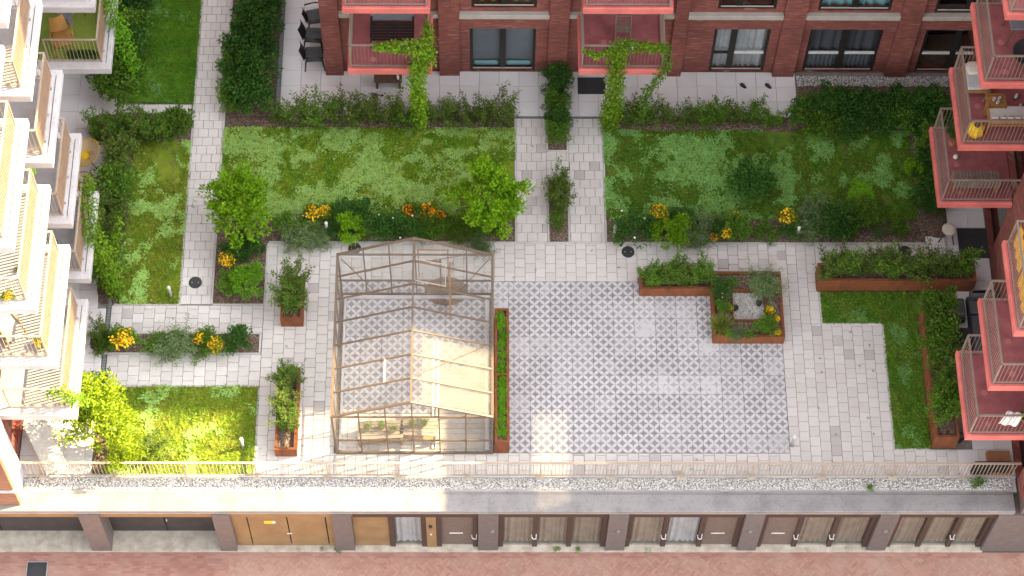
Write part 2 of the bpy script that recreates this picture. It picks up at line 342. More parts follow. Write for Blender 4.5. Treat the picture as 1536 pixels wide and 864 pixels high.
def thing(name, label, cat, loc=(0, 0, 0), rz=0.0, group=None, scale=None):
    o = link(name, None, None, loc); o.rotation_euler = (0, 0, rz); o.empty_display_size = .2
    if scale: o.scale = scale if isinstance(scale, (tuple, list)) else (scale,) * 3
    return tag(o, label, cat, group)
def struct(name, o): o.name = name; o['kind'] = 'structure'; return o
def copy_tree(o, parent=None):
    c = o.copy(); COL.objects.link(c); c.parent = parent
    for ch in o.children: copy_tree(ch, c)
    return c
def rect_sheet(name, m, x0, x1, y0, y1, z, kind='structure', sub=0):
    mb = MB(); mb.add([(x0, y0, z), (x1, y0, z), (x1, y1, z), (x0, y1, z)], [(0, 1, 2, 3)]); o = mb.build(name, m); o['kind'] = kind; return o
# ================================================================== SETTING
rect_sheet('ground', 'ground', -300, 300, -300, 300, -2.85)
rect_sheet('street', 'street_brick', -40, 40, -16, -7.24, -2.80)
dk = MB().box(-17, 14.0, -6.55, 13, -.25, -.062).build('courtyard_deck', 'deck_base'); dk['kind'] = 'structure'
# ---- paving slabs: every slab its own piece under its path
SLAB = {}
def slab_mesh(nm, m, w_, h_, t=.05, c=.007):
    k = (nm, round(w_, 3), round(h_, 3))
    if k not in SLAB: SLAB[k] = MB().cbox(-w_ / 2, w_ / 2, -h_ / 2, h_ / 2, -t, 0, c).mesh(nm, m)
    return SLAB[k]
def pave(root, rects, along, piece='paving_slab', m='paving', s=.3, j=.008, holes=(), ox=0.0, oy=0.0, stag=True, jit=.0022):
    """lay s x s pieces over rects in running bond; 'x': courses run along x, 'y': along y"""
    for (x0, x1, y0, y1) in rects:
        if along == 'x': a0, a1, c0, c1 = x0, x1, y0, y1
        else: a0, a1, c0, c1 = y0, y1, x0, x1
        n = max(1, round((c1 - c0) / s)); cw = (c1 - c0) / n
        if stag is None: n = math.ceil((c1 - c0) / s - .02); cw = s
        for i in range(n):
            lo, hi = c0 + i * cw, min(c0 + (i + 1) * cw, c1); st = a0 - ((i % 2) * s / 2 if stag else 0); st += random.uniform(-.012, .012) if stag else 0
            while st < a1 - .03:
                e = min(st + s, a1); b_ = max(st, a0); st += s
                if e - b_ < .04: continue
                ca_, cb_ = (b_ + e) / 2, (lo + hi) / 2
                q_ = (ca_, cb_) if along == 'x' else (cb_, ca_)
                if any(h[0] < q_[0] < h[1] and h[2] < q_[1] < h[3] for h in holes): continue
                dx, dy = (e - b_ - j, hi - lo - j) if along == 'x' else (hi - lo - j, e - b_ - j)
                o = link(piece, slab_mesh(piece, m, dx, dy), root, (q_[0], q_[1], random.uniform(-jit, jit)))
                o.rotation_euler = (random.uniform(-.004, .004), random.uniform(-.004, .004), random.uniform(-.007, .007) if stag else 0)
def pavement(name): return struct(name, link(name, None))
r_ = pavement('path'); pave(r_, [(-9.40, -8.53, -.76, 12.3)], 'x')
r_ = pavement('path'); pave(r_, [(-11.35, -7.004, -1.66, -.80)], 'y'); pave(r_, [(-11.35, -7.004, -3.35, -2.37)], 'y'); pave(r_, [(-11.7, -9.5, 5.72, 6.04)], 'x')
r_ = pavement('pavement'); pave(r_, [(-7.0, -4.84, -6.08, 1.26)], 'y')
r_ = pavement('pavement'); pave(r_, [(-4.84, 3.74, 0.004, 1.26)], 'y'); pave(r_, [(3.74, 7.86, .14, 1.26)], 'y')
r_ = pavement('path'); pave(r_, [(.26, 1.15, 1.32, 5.58), (1.82, 2.83, 1.32, 5.58), (1.15, 1.82, 3.5, 4.4)], 'x')
r_ = pavement('pavement'); pave(r_, [(7.805, 8.94, -1.36, 1.26), (8.94, 12.3, .3, 1.26), ], 'y')
r_ = pavement('pavement'); pave(r_, [(7.805, 10.69, -6.08, -1.36)], 'y')
r_ = pavement('pavement'); pave(r_, [(-4.84, 7.805, -6.08, -5.404), (10.69, 12.45, -6.08, -5.28)], 'y')
# ---- terraces of large tiles
def terrace(rects, s=.6):
    r_ = pavement('terrace')
    for R_ in rects: pave(r_, [R_], 'x', 'terrace_tile', 'terrace', s, .007, stag=False, jit=.001)
terrace([(-6.85, 8.75, 5.66, 7.27), (-6.85, -5.5, 7.27, 12.5)])
terrace([(-13.5, -11.75, -.9, 10.0), (-13.5, -11.5, -6.08, -.9)])
terrace([(12.45, 14.0, -6.08, -5.28), (12.9, 14.0, -5.28, 4.2), (12.2, 12.9, .3, 1.6)])
# ---- patterned patio, 21 x 9 tiles
patio = pavement('patio'); TM = MB().cbox(-.2975, .2975, -.2975, .2975, -.05, 0, .003).mesh('patio_tile', 'patterned_tile')
worn = {(6, 2): 1, (6, 1): .5, (8, 1): .75, (7, 1): .55, (8, 2): .8, (9, 3): 1.0, (10, 3): .6, (9, 5): 1.0, (7, 5): .75, (8, 5): .6, (12, 4): .6, (0, 3): .7, (1, 3): .5, (2, 3): .45, (-1, 1): 1, (-1, 0): .6, (12, 8): .7, (0, 6): .6, (11, 8): .4, (10, 6): .4, (5, 3): .4, (0, 0): .3, (7, 2): .3, (9, 4): .5, (10, 4): .45, (6, 5): .45, (3, 3): .4, (4, 6): .35, (1, 7): .5, (2, 5): .4, (8, 3): .4, (11, 5): .4, (5, 1): .35}
for i in range(-8, 13):
    for k in range(9):
        if i < -1 and k > 6: continue
        o = link('patio_tile', TM, patio, (.6 * i + .3, -.6 * k - .3, random.uniform(-.0012, .0012)))
        o.color = (worn.get((i, k), random.choice((0, 0, 0, .12, .25))), 0, 0, 1)
pave(patio, [(-4.79, -.605, -5.40, -4.204)], 'y')
# ---- kerbs
def kerb(x0, x1, y0, y1, z=.012, root=None):
    L = max(x1 - x0, y1 - y0); n = max(1, round(L / 1.0))
    for i in range(n):
        g = .004
        if x1 - x0 > y1 - y0: a = (x0 + L * i / n + g, x0 + L * (i + 1) / n - g, y0, y1)
        else: a = (x0, x1, y0 + L * i / n + g, y0 + L * (i + 1) / n - g)
        cx, cy = (a[0] + a[1]) / 2, (a[2] + a[3]) / 2
        link('kerb_stone', slab_mesh('kerb_stone', 'kerb', a[1] - a[0], a[3] - a[2], .09, .006), root, (cx, cy, z + random.uniform(-.003, .003)))
KR = pavement('kerb')
for a in [(-9.46, -9.40, -.8, 12.3), (-8.53, -8.47, -.76, 12.3), (-8.47, -6.98, -.80, -.74), (-7.02, -6.96, -.74, 1.2), (-6.96, .26, 1.26, 1.32), (.2, .26, 1.32, 5.58), (2.83, 2.89, 1.32, 5.58), (2.83, 12.3, 1.26, 1.32), (.26, 2.83, 1.26, 1.318),
          (1.15, 1.21, 1.32, 3.48), (1.76, 1.82, 1.32, 3.48), (1.21, 1.76, 3.44, 3.5), (1.15, 1.21, 4.40, 6.9), (1.76, 1.82, 4.40, 6.9), (1.21, 1.76, 4.40, 4.46),
          (-11.9, -7.02, -1.72, -1.66), (-11.9, -7.02, -2.37, -2.31), (-7.08, -7.02, -2.31, -1.72), (-11.3, -9.46, -.80, -.75), (-11.1, -7.02, -3.40, -3.35), (-7.05, -7.0, -6.08, -3.40),
          (8.94, 9.0, -1.36, -.32), (9.0, 10.7, -1.38, -1.33), (10.69, 10.74, -5.28, -1.38), (10.74, 11.7, -5.30, -5.25), (-17, 14.0, -6.14, -6.08)]:
    kerb(*a, root=KR)
# ---- soil beds and lawns
def fld(seed, sc):
    r = np.random.default_rng(seed); n = 64; G = r.random((n, n))
    def f(x, y):
        v = 0; amp = 1; tot = 0; s_ = sc
        for o in range(3):
            X = (x * s_ + 17.3 * o) % n; Y = (y * s_ + 9.1 * o) % n; i = np.floor(X).astype(int); j = np.floor(Y).astype(int); a = X - i; b_ = Y - j
            a = a * a * (3 - 2 * a); b_ = b_ * b_ * (3 - 2 * b_)
            q_ = G[i % n, j % n] * (1 - a) * (1 - b_) + G[(i + 1) % n, j % n] * a * (1 - b_) + G[i % n, (j + 1) % n] * (1 - a) * b_ + G[(i + 1) % n, (j + 1) % n] * a * b_
            v = v + q_ * amp; tot += amp; amp *= .5; s_ *= 2.1
        return v / tot
    return f
def fast_mesh(name, V, F, m):
    """V (n,3) vertices, F (m,k) faces"""
    me = bpy.data.meshes.new(name); n, k = F.shape
    me.vertices.add(len(V)); me.vertices.foreach_set('co', V.astype(np.float32).ravel())
    me.loops.add(n * k); me.loops.foreach_set('vertex_index', F.astype(np.int32).ravel())
    me.polygons.add(n); me.polygons.foreach_set('loop_start', np.arange(0, n * k, k, dtype=np.int32))
    me.materials.append(MATS[m]); me.update(calc_edges=True); return me
def soil(x0, x1, y0, y1, z=.02, name='soil_bed'):
    f = fld(int(abs(x0 * 31 + y0 * 17)) + 3, 3.0); nu = max(2, int((x1 - x0) / .12)); nv = max(2, int((y1 - y0) / .12))
    def fn(u, v):
        e = min(1, 8 * min(u, 1 - u), 8 * min(v, 1 - v)); x = x0 + (x1 - x0) * u; y = y0 + (y1 - y0) * v
        return (x, y, z - .03 + e * (.02 + .05 * float(f(np.array(x + 50), np.array(y + 50)))))
    o = MB().sheet(fn, nu, nv).build(name, 'soil', smooth=True); o['kind'] = 'structure'; return o
def lawn(rects, tone, lab, clover=.5, cl_mat='clover', seed=1, dens=2600, bare=.30, grad=0.0):
    mb = MB()
    for (x0, x1, y0, y1) in rects:
        mb.sheet(lambda u, v: (x0 + (x1 - x0) * u, y0 + (y1 - y0) * v, .012), max(1, int((x1 - x0) / .5)), max(1, int((y1 - y0) / .5)))
    o = mb.build('lawn', 'turf_' + tone); o['kind'] = 'structure'
    fc = fld(seed, 1.7); fb = fld(seed + 50, 1.1); fe = fld(seed + 80, 4.0); P = []
    for (x0, x1, y0, y1) in rects:
        n = int((x1 - x0) * (y1 - y0) * dens); P.append(np.c_[RNG.uniform(x0 - .035, x1 + .035, n), RNG.uniform(y0 - .035, y1 + .035, n)])
    P = np.concatenate(P); c = fc(P[:, 0] + 60, P[:, 1] + 60) + .16 * (fe(P[:, 0] + 60, P[:, 1] + 60) - .5); q_ = fb(P[:, 0] + 60, P[:, 1] + 60)
    keep = q_ > bare; P = P[keep]; c = c[keep]
    isc = (c + RNG.normal(0, .055, len(c)) < clover - grad * (P[:, 0] - P[:, 0].min())) & (RNG.random(len(c)) < .8); G = P[~isc]; C = P[isc][RNG.random(isc.sum()) < .95]
    n = len(G); h = RNG.uniform(.025, .075, n); a = RNG.uniform(0, 2 * np.pi, n); w_ = RNG.uniform(.006, .012, n); ln = RNG.uniform(.02, .06, n)
    d = np.c_[np.cos(a), np.sin(a)]; pr = np.c_[-np.sin(a), np.cos(a)]; z0 = np.full((n, 1), .008)
    V = np.stack([np.c_[G - pr * w_[:, None], z0], np.c_[G + pr * w_[:, None], z0], np.c_[G + d * ln[:, None], h[:, None]]], 1).reshape(-1, 3)
    nw = int(len(G) * .035); W_ = G[RNG.choice(len(G), nw)]; k6 = np.repeat(np.arange(nw), 6); a = RNG.uniform(0, 6.283, len(k6)); Pw = W_[k6] + RNG.normal(size=(len(k6), 2)) * .01
    d = np.c_[np.cos(a), np.sin(a)]; pr = np.c_[-d[:, 1], d[:, 0]]; w2 = RNG.uniform(.010, .018, len(k6))[:, None]; l2 = RNG.uniform(.05, .10, len(k6))[:, None]; h2 = RNG.uniform(.05, .10, (len(k6), 1))
    V2 = np.stack([np.c_[Pw + d * l2 * .4 - pr * w2, h2], np.c_[Pw + d * l2 * .4 + pr * w2, h2], np.c_[Pw + d * l2, h2 * .7]], 1).reshape(-1, 3); V = np.concatenate([V, V2]); n += len(k6)
    g = link('grass', fast_mesh('grass', V, np.arange(3 * n).reshape(-1, 3), 'grass_' + tone)); tag(g, lab, 'grass', kind='stuff')
    if len(C) and cl_mat:
        n = len(C); s_ = RNG.uniform(.014, .030, n); a = RNG.uniform(0, 2 * np.pi, n); z = RNG.uniform(.035, .07, n); V = []
        tl = RNG.uniform(-.35, .35, (n, 2))
        for k in range(5):
            t = a + 2 * np.pi * k / 5; dx = np.cos(t) * s_; dy = np.sin(t) * s_; V.append(np.c_[C[:, 0] + dx, C[:, 1] + dy, z + dx * tl[:, 0] + dy * tl[:, 1]])
        V = np.stack(V, 1).reshape(-1, 3)
        g = link('clover', fast_mesh('clover', V, np.arange(5 * n).reshape(-1, 5), cl_mat)); tag(g, lab.replace('grass', 'clover patches among the grass', 1), 'clover', kind='stuff')
lawn([(-11.62, -9.46, 6.10, 12.4)], 'deep', 'deep green grass of the lawn beside the wicker balcony', .2, 'clover_deep', 11)
lawn([(-11.1, -9.46, -.74, 4.72)], 'olive', 'olive green grass of the narrow lawn beside the long path', .36, 'clover', 12, bare=.28)
lawn([(-11.05, -7.06, -6.05, -3.41)], 'olive', 'sunlit grass of the lawn behind the front railing', .30, 'clover', 13, bare=.2)
lawn([(-8.44, .19, 2.02, 5.18)], 'fresh', 'patchy grass of the lawn behind the greenhouse', .50, 'clover', 14, bare=.27)
lawn([(2.90, 12.0, 2.10, 5.12)], 'dark', 'shaded grass of the lawn below the brick windows', .56, 'clover_deep', 15, bare=.34, grad=.02)
lawn([(9.01, 12.0, -1.32, -.34), (10.75, 11.72, -5.24, -1.32)], 'dark', 'grass of the angled lawn by the long rusty planters', .34, 'clover_deep', 16, bare=.2)
soil(-8.46, .19, 1.33, 2.04); soil(-8.46, -7.0, -.73, 1.33); soil(-8.44, .19, 5.16, 5.64); soil(-8.46, -6.98, 5.64, 12.4)
soil(2.90, 12.2, 1.33, 2.13); soil(2.90, 8.8, 5.1, 5.64); soil(8.8, 13.4, 5.1, 6.78); soil(12.0, 12.9, 1.4, 5.1)
soil(1.21, 1.76, 1.33, 3.43); soil(1.21, 1.76, 4.46, 7.1); soil(-12.0, -7.08, -2.31, -1.72)
soil(-12.5, -9.47, 4.70, 5.70); soil(-11.85, -11.08, -.74, 4.72); soil(-12.1, -11.6, 6.1, 12.4); soil(-11.45, -11.04, -6.05, -3.41); soil(11.95, 12.5, -1.3, -.3)
# ---- pebbles
def pebbles(rects, lab, size=(.014, .030), dens=900, z=.0):
    P = []
    for (x0, x1, y0, y1) in rects:
        n = int((x1 - x0) * (y1 - y0) * dens); P.append(np.c_[RNG.uniform(x0, x1, n), RNG.uniform(y0, y1, n), RNG.uniform(z, z + .025, n)])
    P = np.concatenate(P); n = len(P); O = np.array([(1, 0, 0), (0, 1, 0), (-1, 0, 0), (0, -1, 0), (0, 0, 1), (0, 0, -1)], float)
    F0 = np.array([(0, 1, 4), (1, 2, 4), (2, 3, 4), (3, 0, 4), (1, 0, 5), (2, 1, 5), (3, 2, 5), (0, 3, 5)])
    s_ = RNG.uniform(*size, (n, 1, 1)) * RNG.uniform(.65, 1.25, (n, 1, 3)) * np.array([1, 1, .7]); a = RNG.uniform(0, 6.28, n); V = O[None] * s_
    x = V[..., 0] * np.cos(a)[:, None] - V[..., 1] * np.sin(a)[:, None]; y = V[..., 0] * np.sin(a)[:, None] + V[..., 1] * np.cos(a)[:, None]
    V = np.stack([x, y, V[..., 2]], -1) + P[:, None, :]; F = (F0[None] + 6 * np.arange(n)[:, None, None]).reshape(-1, 3)
    return tag(link('gravel', fast_mesh('gravel', V.reshape(-1, 3), F, 'pebble')), lab, 'gravel', kind='stuff')
pebbles([(-13.3, 13.85, -6.50, -6.17)], 'white pebble strip between the front railing and the zinc coping', dens=1500)
pebbles([(8.8, 13.5, 6.76, 7.12)], 'white pebble strip at the foot of the brick wall under the dark windows', dens=1400)
rect_sheet('gravel_bed', 'concrete', -17, 13.98, -6.56, -6.14, -.02)
# ================================================================== PODIUM FRONT (garages and shop windows below the garden)
pod = thing('garage_building', 'low street front with zinc coping, glazed shop bays and garage bays below the garden', 'building', (0, -7, -2.8))
YF = -7.15
def PB(name, m, x0, x1, y0, y1, z0, z1, par=None, c=0):
    mb = MB(); (mb.cbox(x0, x1, y0, y1, z0, z1, c) if c else mb.box(x0, x1, y0, y1, z0, z1)); return mb.build(name, m, par or pod, world=True)
seams = [-17.0, -11.18, -6.2, -.55, 3.04, 6.83, 10.58, 13.87]
for a, c in zip(seams[:-1], seams[1:]):
    PB('coping', 'zinc', a + .004, c - .004, -7.17, -6.655, -.10, .055, c=.012)
    PB('coping_upstand', 'zinc', a + .004, c - .004, -6.651, -6.56, -.10, .015)
    PB('coping_seam', 'zinc', a + .006, c - .006, -6.90, -6.893, .045, .059)
    if c < 13.8: PB('coping_cover', 'zinc', c - .03, c + .03, -7.173, -6.654, .04, .0595)
PB('drip_edge', 'plinth', -17, 13.86, -7.168, -7.1, -.135, -.104)
PB('lintel', 'tan_lit_panel', -17, -4.3, -7.145, -6.9, -.42, -.137); PB('lintel', 'bronze', -4.3, 13.86, -7.145, -6.9, -.42, -.137)  # west lintel is tan only by golden light put into its colour
PB('back_wall', 'interior', -17, 13.86, -6.3, -6.2, -2.8, -.25)
PB('plinth', 'plinth', -7.7, 13.5, -7.235, -6.86, -2.85, -2.715); PB('apron', 'plinth', -17, -7.72, -7.235, -6.21, -2.85, -2.765)
cols_ = [(-11.78, -11.22), (-8.14, -7.66), (-4.87, -4.34), (-.85, -.29), (2.75, 3.29), (6.5, 7.03), (10.2, 10.72)]
for k, (a, c) in enumerate(cols_):
    PB('pillar', 'pillar', a, c, -7.215, -6.62 if k < 2 else -6.9, -2.8, -.14)
PB('end_wall', 'pillar', 13.45, 17, -7.215, -6.6, -2.8, -.14)
for a, c in [(-17, -11.78), (-11.22, -8.14)]:                        # recessed garage doors
    d = PB('garage_door', 'garage_door', a, c, -6.60, -6.55, -2.76, -.4); m_ = (a + c) / 2
    MB().bar((m_, -6.61, -2.7), (m_, -6.61, -.45), .03).build('door_seam', 'interior', d, world=True)
    MB().bar((m_ + .06, -6.62, -2.0), (m_ + .06, -6.62, -1.85), .02).build('handle', 'white_metal', d, world=True)
for a, c in [(-7.66, -7.24), (-7.22, -6.14), (-6.12, -5.08), (-5.06, -4.87)]:    # tan steel doors, golden light mixed into their colour
    PB('door' if c - a > .6 else 'side_panel', 'tan_lit_panel', a + .006, c - .006, -7.06, -7.0, -2.71, -.43)
PB('warning_sign', 'yellow', -6.78, -6.48, -7.066, -7.061, -1.08, -.90); PB('warning_plate', 'white_metal', -6.55, -6.46, -7.070, -7.067, -1.06, -.92)
MB().bar((-6.2, -7.09, -1.75), (-6.06, -7.09, -1.75), .025).build('door_handle', 'white_metal', pod, world=True)
def pane_bay(a, c, kinds, handle=()):
    """glazed bay: dark mullions, glass panes, curtains or slotted panels behind"""
    n = len(kinds); ws = .14; W_ = (c - a - ws * (n + 1)) / n
    for i in range(n + 1): PB('mullion', 'bronze', a + i * (W_ + ws), a + i * (W_ + ws) + ws, -7.10, -7.0, -2.71, -.42)
    for i, k in enumerate(kinds):
        x0 = a + ws + i * (W_ + ws); x1 = x0 + W_; w_ = PB('window', 'plinth', x0, x1, -7.09, -7.0, -2.71, -2.67)
        if k == 'slot':
            PB('panel', 'slot_panel', x0, x1, -7.04, -7.0, -2.668, -.42, w_); PB('mail_slot', 'white_metal', x0 + W_ * .25, x0 + W_ * .68, -7.052, -7.042, -1.85, -1.79, w_)
        else:
            g = MB(); g.add([(x0, -7.05, -2.67), (x1, -7.05, -2.67), (x1, -7.05, -.42), (x0, -7.05, -.42)], [(0, 1, 2, 3)]); g.build('pane', 'glass', w_, world=True)
            ph = random.uniform(0, 6); MB().sheet(lambda u, v: (x0 + W_ * u, -6.93 + .025 * math.sin(u * W_ * 38 + ph + math.sin(u * 9)), -2.66 + 2.24 * v), 40, 1).build('curtain', 'curtain' if k == 'c' else 'curtain_grey', w_, True, True)
            MB().box(x0, x1, -6.88, -6.84, -2.67, -.42).build('backing', 'slot_panel', w_, world=True)
        if i in handle:
            hx = x1 + .03; MB().tube([(hx - .06, -7.11, -1.80), (hx - .06, -7.17, -1.80), (hx - .02, -7.17, -1.95), (hx + .07, -7.17, -1.95), (hx + .07, -7.11, -1.95), (hx + .07, -7.11, -1.75)], .014, 5).build('door_handle', 'white_metal', pod, world=True)
PB('side_panel', 'tan_lit_panel', -4.33, -3.34, -7.06, -7.0, -2.71, -.43)
pane_bay(-3.33, -2.3, ['slot2'] if 0 else ['g']); PB('intercom_post', 'tan_lit_panel', -2.295, -2.02, -7.12, -7.0, -2.71, -.43)
PB('intercom', 'black_plastic', -2.22, -2.13, -7.135, -7.122, -1.25, -1.05); PB('button', 'white_metal', -2.2, -2.14, -7.14, -7.122, -1.75, -1.68)
pane_bay(-2.015, -.86, ['slot'], (0,))
pane_bay(-.285, 2.745, ['c', 'c', 'c'], (0,)); pane_bay(3.295, 6.495, ['c', 'g', 'slot'], (0, 1)); pane_bay(7.035, 10.195, ['slot', 'c', 'c'], (0, 1)); pane_bay(10.725, 13.445, ['c', 'c', 'c'], (1,))
for x in (-.45, 3.05, 6.72, 10.5): PB('wall_lamp', 'grey_metal', x - .05, x + .05, -7.25, -7.217, -1.3, -1.15)
# street manhole and wall-foot weeds are placed with the small things
# ================================================================== BUILDINGS
def wall_cells(mb, axis, a0, a1, z0, z1, f0, f1, holes):
    """wall of boxes along an axis between z0..z1, thickness f0..f1, with rectangular openings (a0,a1,z0,z1)"""
    A = sorted({a0, a1, *[h for q_ in holes for h in q_[:2]]}); Z = sorted({z0, z1, *[h for q_ in holes for h in q_[2:]]})
    A = [a for a in A if a0 <= a <= a1]; Z = [z for z in Z if z0 <= z <= z1]
    for i in range(len(A) - 1):
        for k in range(len(Z) - 1):
            ca_, cz = (A[i] + A[i + 1]) / 2, (Z[k] + Z[k + 1]) / 2
            if any(h[0] < ca_ < h[1] and h[2] < cz < h[3] for h in holes): continue
            if axis == 'x': mb.box(A[i], A[i + 1], f0, f1, Z[k], Z[k + 1])
            else: mb.box(f0, f1, A[i], A[i + 1], Z[k], Z[k + 1])
    return mb
def BX(root, name, m, x0, x1, y0, y1, z0, z1, c=0):
    mb = MB(); (mb.cbox(x0, x1, y0, y1, z0, z1, c) if c else mb.box(x0, x1, y0, y1, z0, z1)); return mb.build(name, m, root, world=True)
# ---------------- north brick block
nb = thing('brick_building', 'tall dark red brick apartment block with coral balconies behind the terrace', 'building', (3, 7.2, 0))
NWIN = [(-1.13, .83, .03, 2.36, 'blind', 1, 0), (6.12, 7.78, .03, 2.37, 'curtain', .62, .95), (8.96, 11.12, .03, 2.36, 'sheer', 1, .95), (12.39, 14.4, .03, 2.36, 'dark', 1, .95),
        (-1.08, .82, 3.28, 5.4, 'plants', 1, 0), (6.1, 7.8, 3.26, 5.4, 'dark', .62, 0), (9.03, 11.16, 3.20, 5.4, 'teal', 1, 0), (12.45, 14.4, 3.12, 5.4, 'dark', 1, 0)]
DOORS = [(-4.4, -2.6, .03, 2.35), (2.2, 4.3, .03, 2.35), (-4.4, -2.6, 3.3, 5.4), (2.2, 4.3, 3.3, 5.4)]
wall_cells(MB(), 'x', -5.5, 46, 0, 6.2, 7.28, 7.6, [n[:4] for n in NWIN] + DOORS).build('wall', 'brick', nb, world=True)
BX(nb, 'upper_wall', 'brick', -5.5, 8.046, 7.28, 20, 6.204, 17.5); BX(nb, 'tower_wall', 'brick', 8.05, 46, 7.28, 20, 6.204, 36.3); BX(nb, 'dark_backing', 'interior', -5.2, 45.8, 8.3, 8.4, 0, 6.2)  # inner backing is near-black for the unlit rooms' darkness
BX(nb, 'side_wall', 'brick', -5.5, -5.2, 7.604, 20, 0, 6.2)
for a, c in [(-5.5, -4.96), (-2.05, -1.44), (1.2, 1.78), (4.86, 5.26), (8.05, 8.7), (11.47, 12.1), (14.7, 15.3)]:
    BX(nb, 'pilaster', 'brick', a, c, 7.10, 7.277, 0, 17 if a < 8 else 36)
for a, c in [(-1.44, 1.2), (5.26, 8.05), (8.7, 11.47), (12.1, 14.7)]:
    BX(nb, 'brick_band', 'brick', a + .003, c - .003, 7.17, 7.277, 2.40, 2.92)
    BX(nb, 'stone_sill', 'stone_sill', a + .003, c - .003, 7.13, 7.40, 2.925, 3.11, c=.01)
for a, c in [(-4.96, -2.05), (1.78, 4.86)]: BX(nb, 'stone_sill', 'stone_sill', a + .003, c - .003, 7.15, 7.277, 2.925, 3.11)
def win_x(root, x0, x1, z0, z1, kind, split=1, transom=0, Y=7.35):
    fw = .085; w_ = MB()
    w_.box(x0, x1, Y - .03, Y + .04, z0, z0 + fw).box(x0, x1, Y - .03, Y + .04, z1 - fw, z1).box(x0, x0 + fw, Y - .03, Y + .04, z0 + fw, z1 - fw).box(x1 - fw, x1, Y - .03, Y + .04, z0 + fw, z1 - fw)
    o = w_.build('window', 'frame_dark', root, world=True)
    xm = x0 + (x1 - x0) * (.5 if split == 1 else .36)
    MB().box(xm - .09, xm + .09, Y - .045, Y + .035, z0 + fw + .001, z1 - fw - .001).build('mullion', 'frame_dark', o, world=True)
    MB().box(x0 + fw, x1 - fw, Y - .05, Y - .032, z0 + fw, z0 + fw + .05).build('bottom_rail', 'stone_sill', o, world=True)
    if transom:
        for a, c in ((x0 + fw, xm - .09), (xm + .09, x1 - fw)): MB().box(a, c, Y - .05, Y + .02, z0 + transom - .03, z0 + transom + .03).build('transom', 'white_metal' if split == 1 or a > xm else 'frame_dark', o, world=True)
    for a, c in ((x0 + fw, xm - .09), (xm + .09, x1 - fw)):
        MB().add([(a, Y, z0 + fw), (c, Y, z0 + fw), (c, Y, z1 - fw), (a, Y, z1 - fw)], [(0, 1, 2, 3)]).build('pane', 'glass', o, world=True)
    if kind in ('curtain', 'sheer', 'blind', 'teal'):
        mt = {'curtain': 'curtain_grey', 'sheer': 'sofa_grey', 'blind': 'blind', 'teal': 'teal'}[kind]; amp = 0 if kind == 'blind' else .04
        top = z1 if kind != 'teal' else z0 + 1.2
        MB().sheet(lambda u, v: (x0 + (x1 - x0) * u, Y + .16 + amp * math.sin(u * 55 + 2 * math.sin(u * 11)), z0 + (top - z0) * v), 90 if amp else 1, 1).build('curtain', mt, o, bool(amp), True)
    if kind == 'blind':
        for a, c in ((x0 + .12, xm - .12), (xm + .12, x1 - .12)): MB().cushion(a, c, Y + .05, Y + .14, z0 + .1, z0 + .32, .03).build('folded_curtain', 'teal', o, True, True)
    if kind == 'sheer':
        for a, c in ((x0 + .12, xm - .12), (xm + .12, x1 - .12)): MB().sheet(lambda u, v: (a + (c - a) * u, Y + .10 + .03 * math.sin(u * 40), z0 + .1 + .8 * v), 40, 1).build('sheer_curtain', 'blind', o, True, True)
    if kind == 'dark' and transom: MB().box(x0 + .1, x1 - .1, Y + .25, Y + .8, z0, z0 + .75).build('cabinet', 'wood_dark', o, world=True)
    if kind == 'plants':
        for k in range(5): MB().lathe([(.02, .25), (.13, .2), (.17, .08), (.1, 0)], (x0 + .3 + k * .33, Y + .25, z0 + .05), 8).build('potted_plant', 'leaf_bright', o, world=True)
for n in NWIN: win_x(nb, *n)
for d in DOORS: win_x(nb, d[0], d[1], d[2], d[3], 'dark', 1, 0)
BX(nb, 'roof', 'roof', -5.5, 8.04, 7.28, 20, 17.504, 17.7); BX(nb, 'tower_roof', 'roof', 8.05, 46, 7.28, 20, 36.304, 36.5)
# ---------------- balconies
BAL = {}
def baluster(root, x, y, z, h, r, m, off):
    k = (round(h, 3), r, m)
    if k not in BAL: BAL[k] = MB().box(-r, r, -r, r, 0, h).mesh('baluster', m)
    link('baluster', BAL[k], root, (x - off.x, y - off.y, z - off.z))
def rail_run(root, p0, p1, z, h, m, gap=.11, posts=True, r=.0055, bal=True, top=.05):
    off = root.location; p0 = Vector((p0[0], p0[1], 0)); p1 = Vector((p1[0], p1[1], 0)); L = (p1 - p0).length; d = (p1 - p0) / L; up = Vector((0, 0, 1))
    MB().bar(p0 - d * top / 2 + up * (z + h), p1 + d * top / 2 + up * (z + h), top, .03).build('top_rail', m, root, world=True)
    MB().bar(p0 + up * (z + .07), p1 + up * (z + .07), .04, .025).build('bottom_rail', m, root, world=True)
    n = max(2, round(L / gap))
    if bal:
        for i in range(1, n):
            q_ = p0 + d * (L * i / n); baluster(root, q_.x, q_.y, z + .08, h - .09, r, m, off)
    if posts:
        for q_ in (p0, p1): MB().bar(q_ + up * z, q_ + up * (z + h - .016), .04).build('post', m, root, world=True)
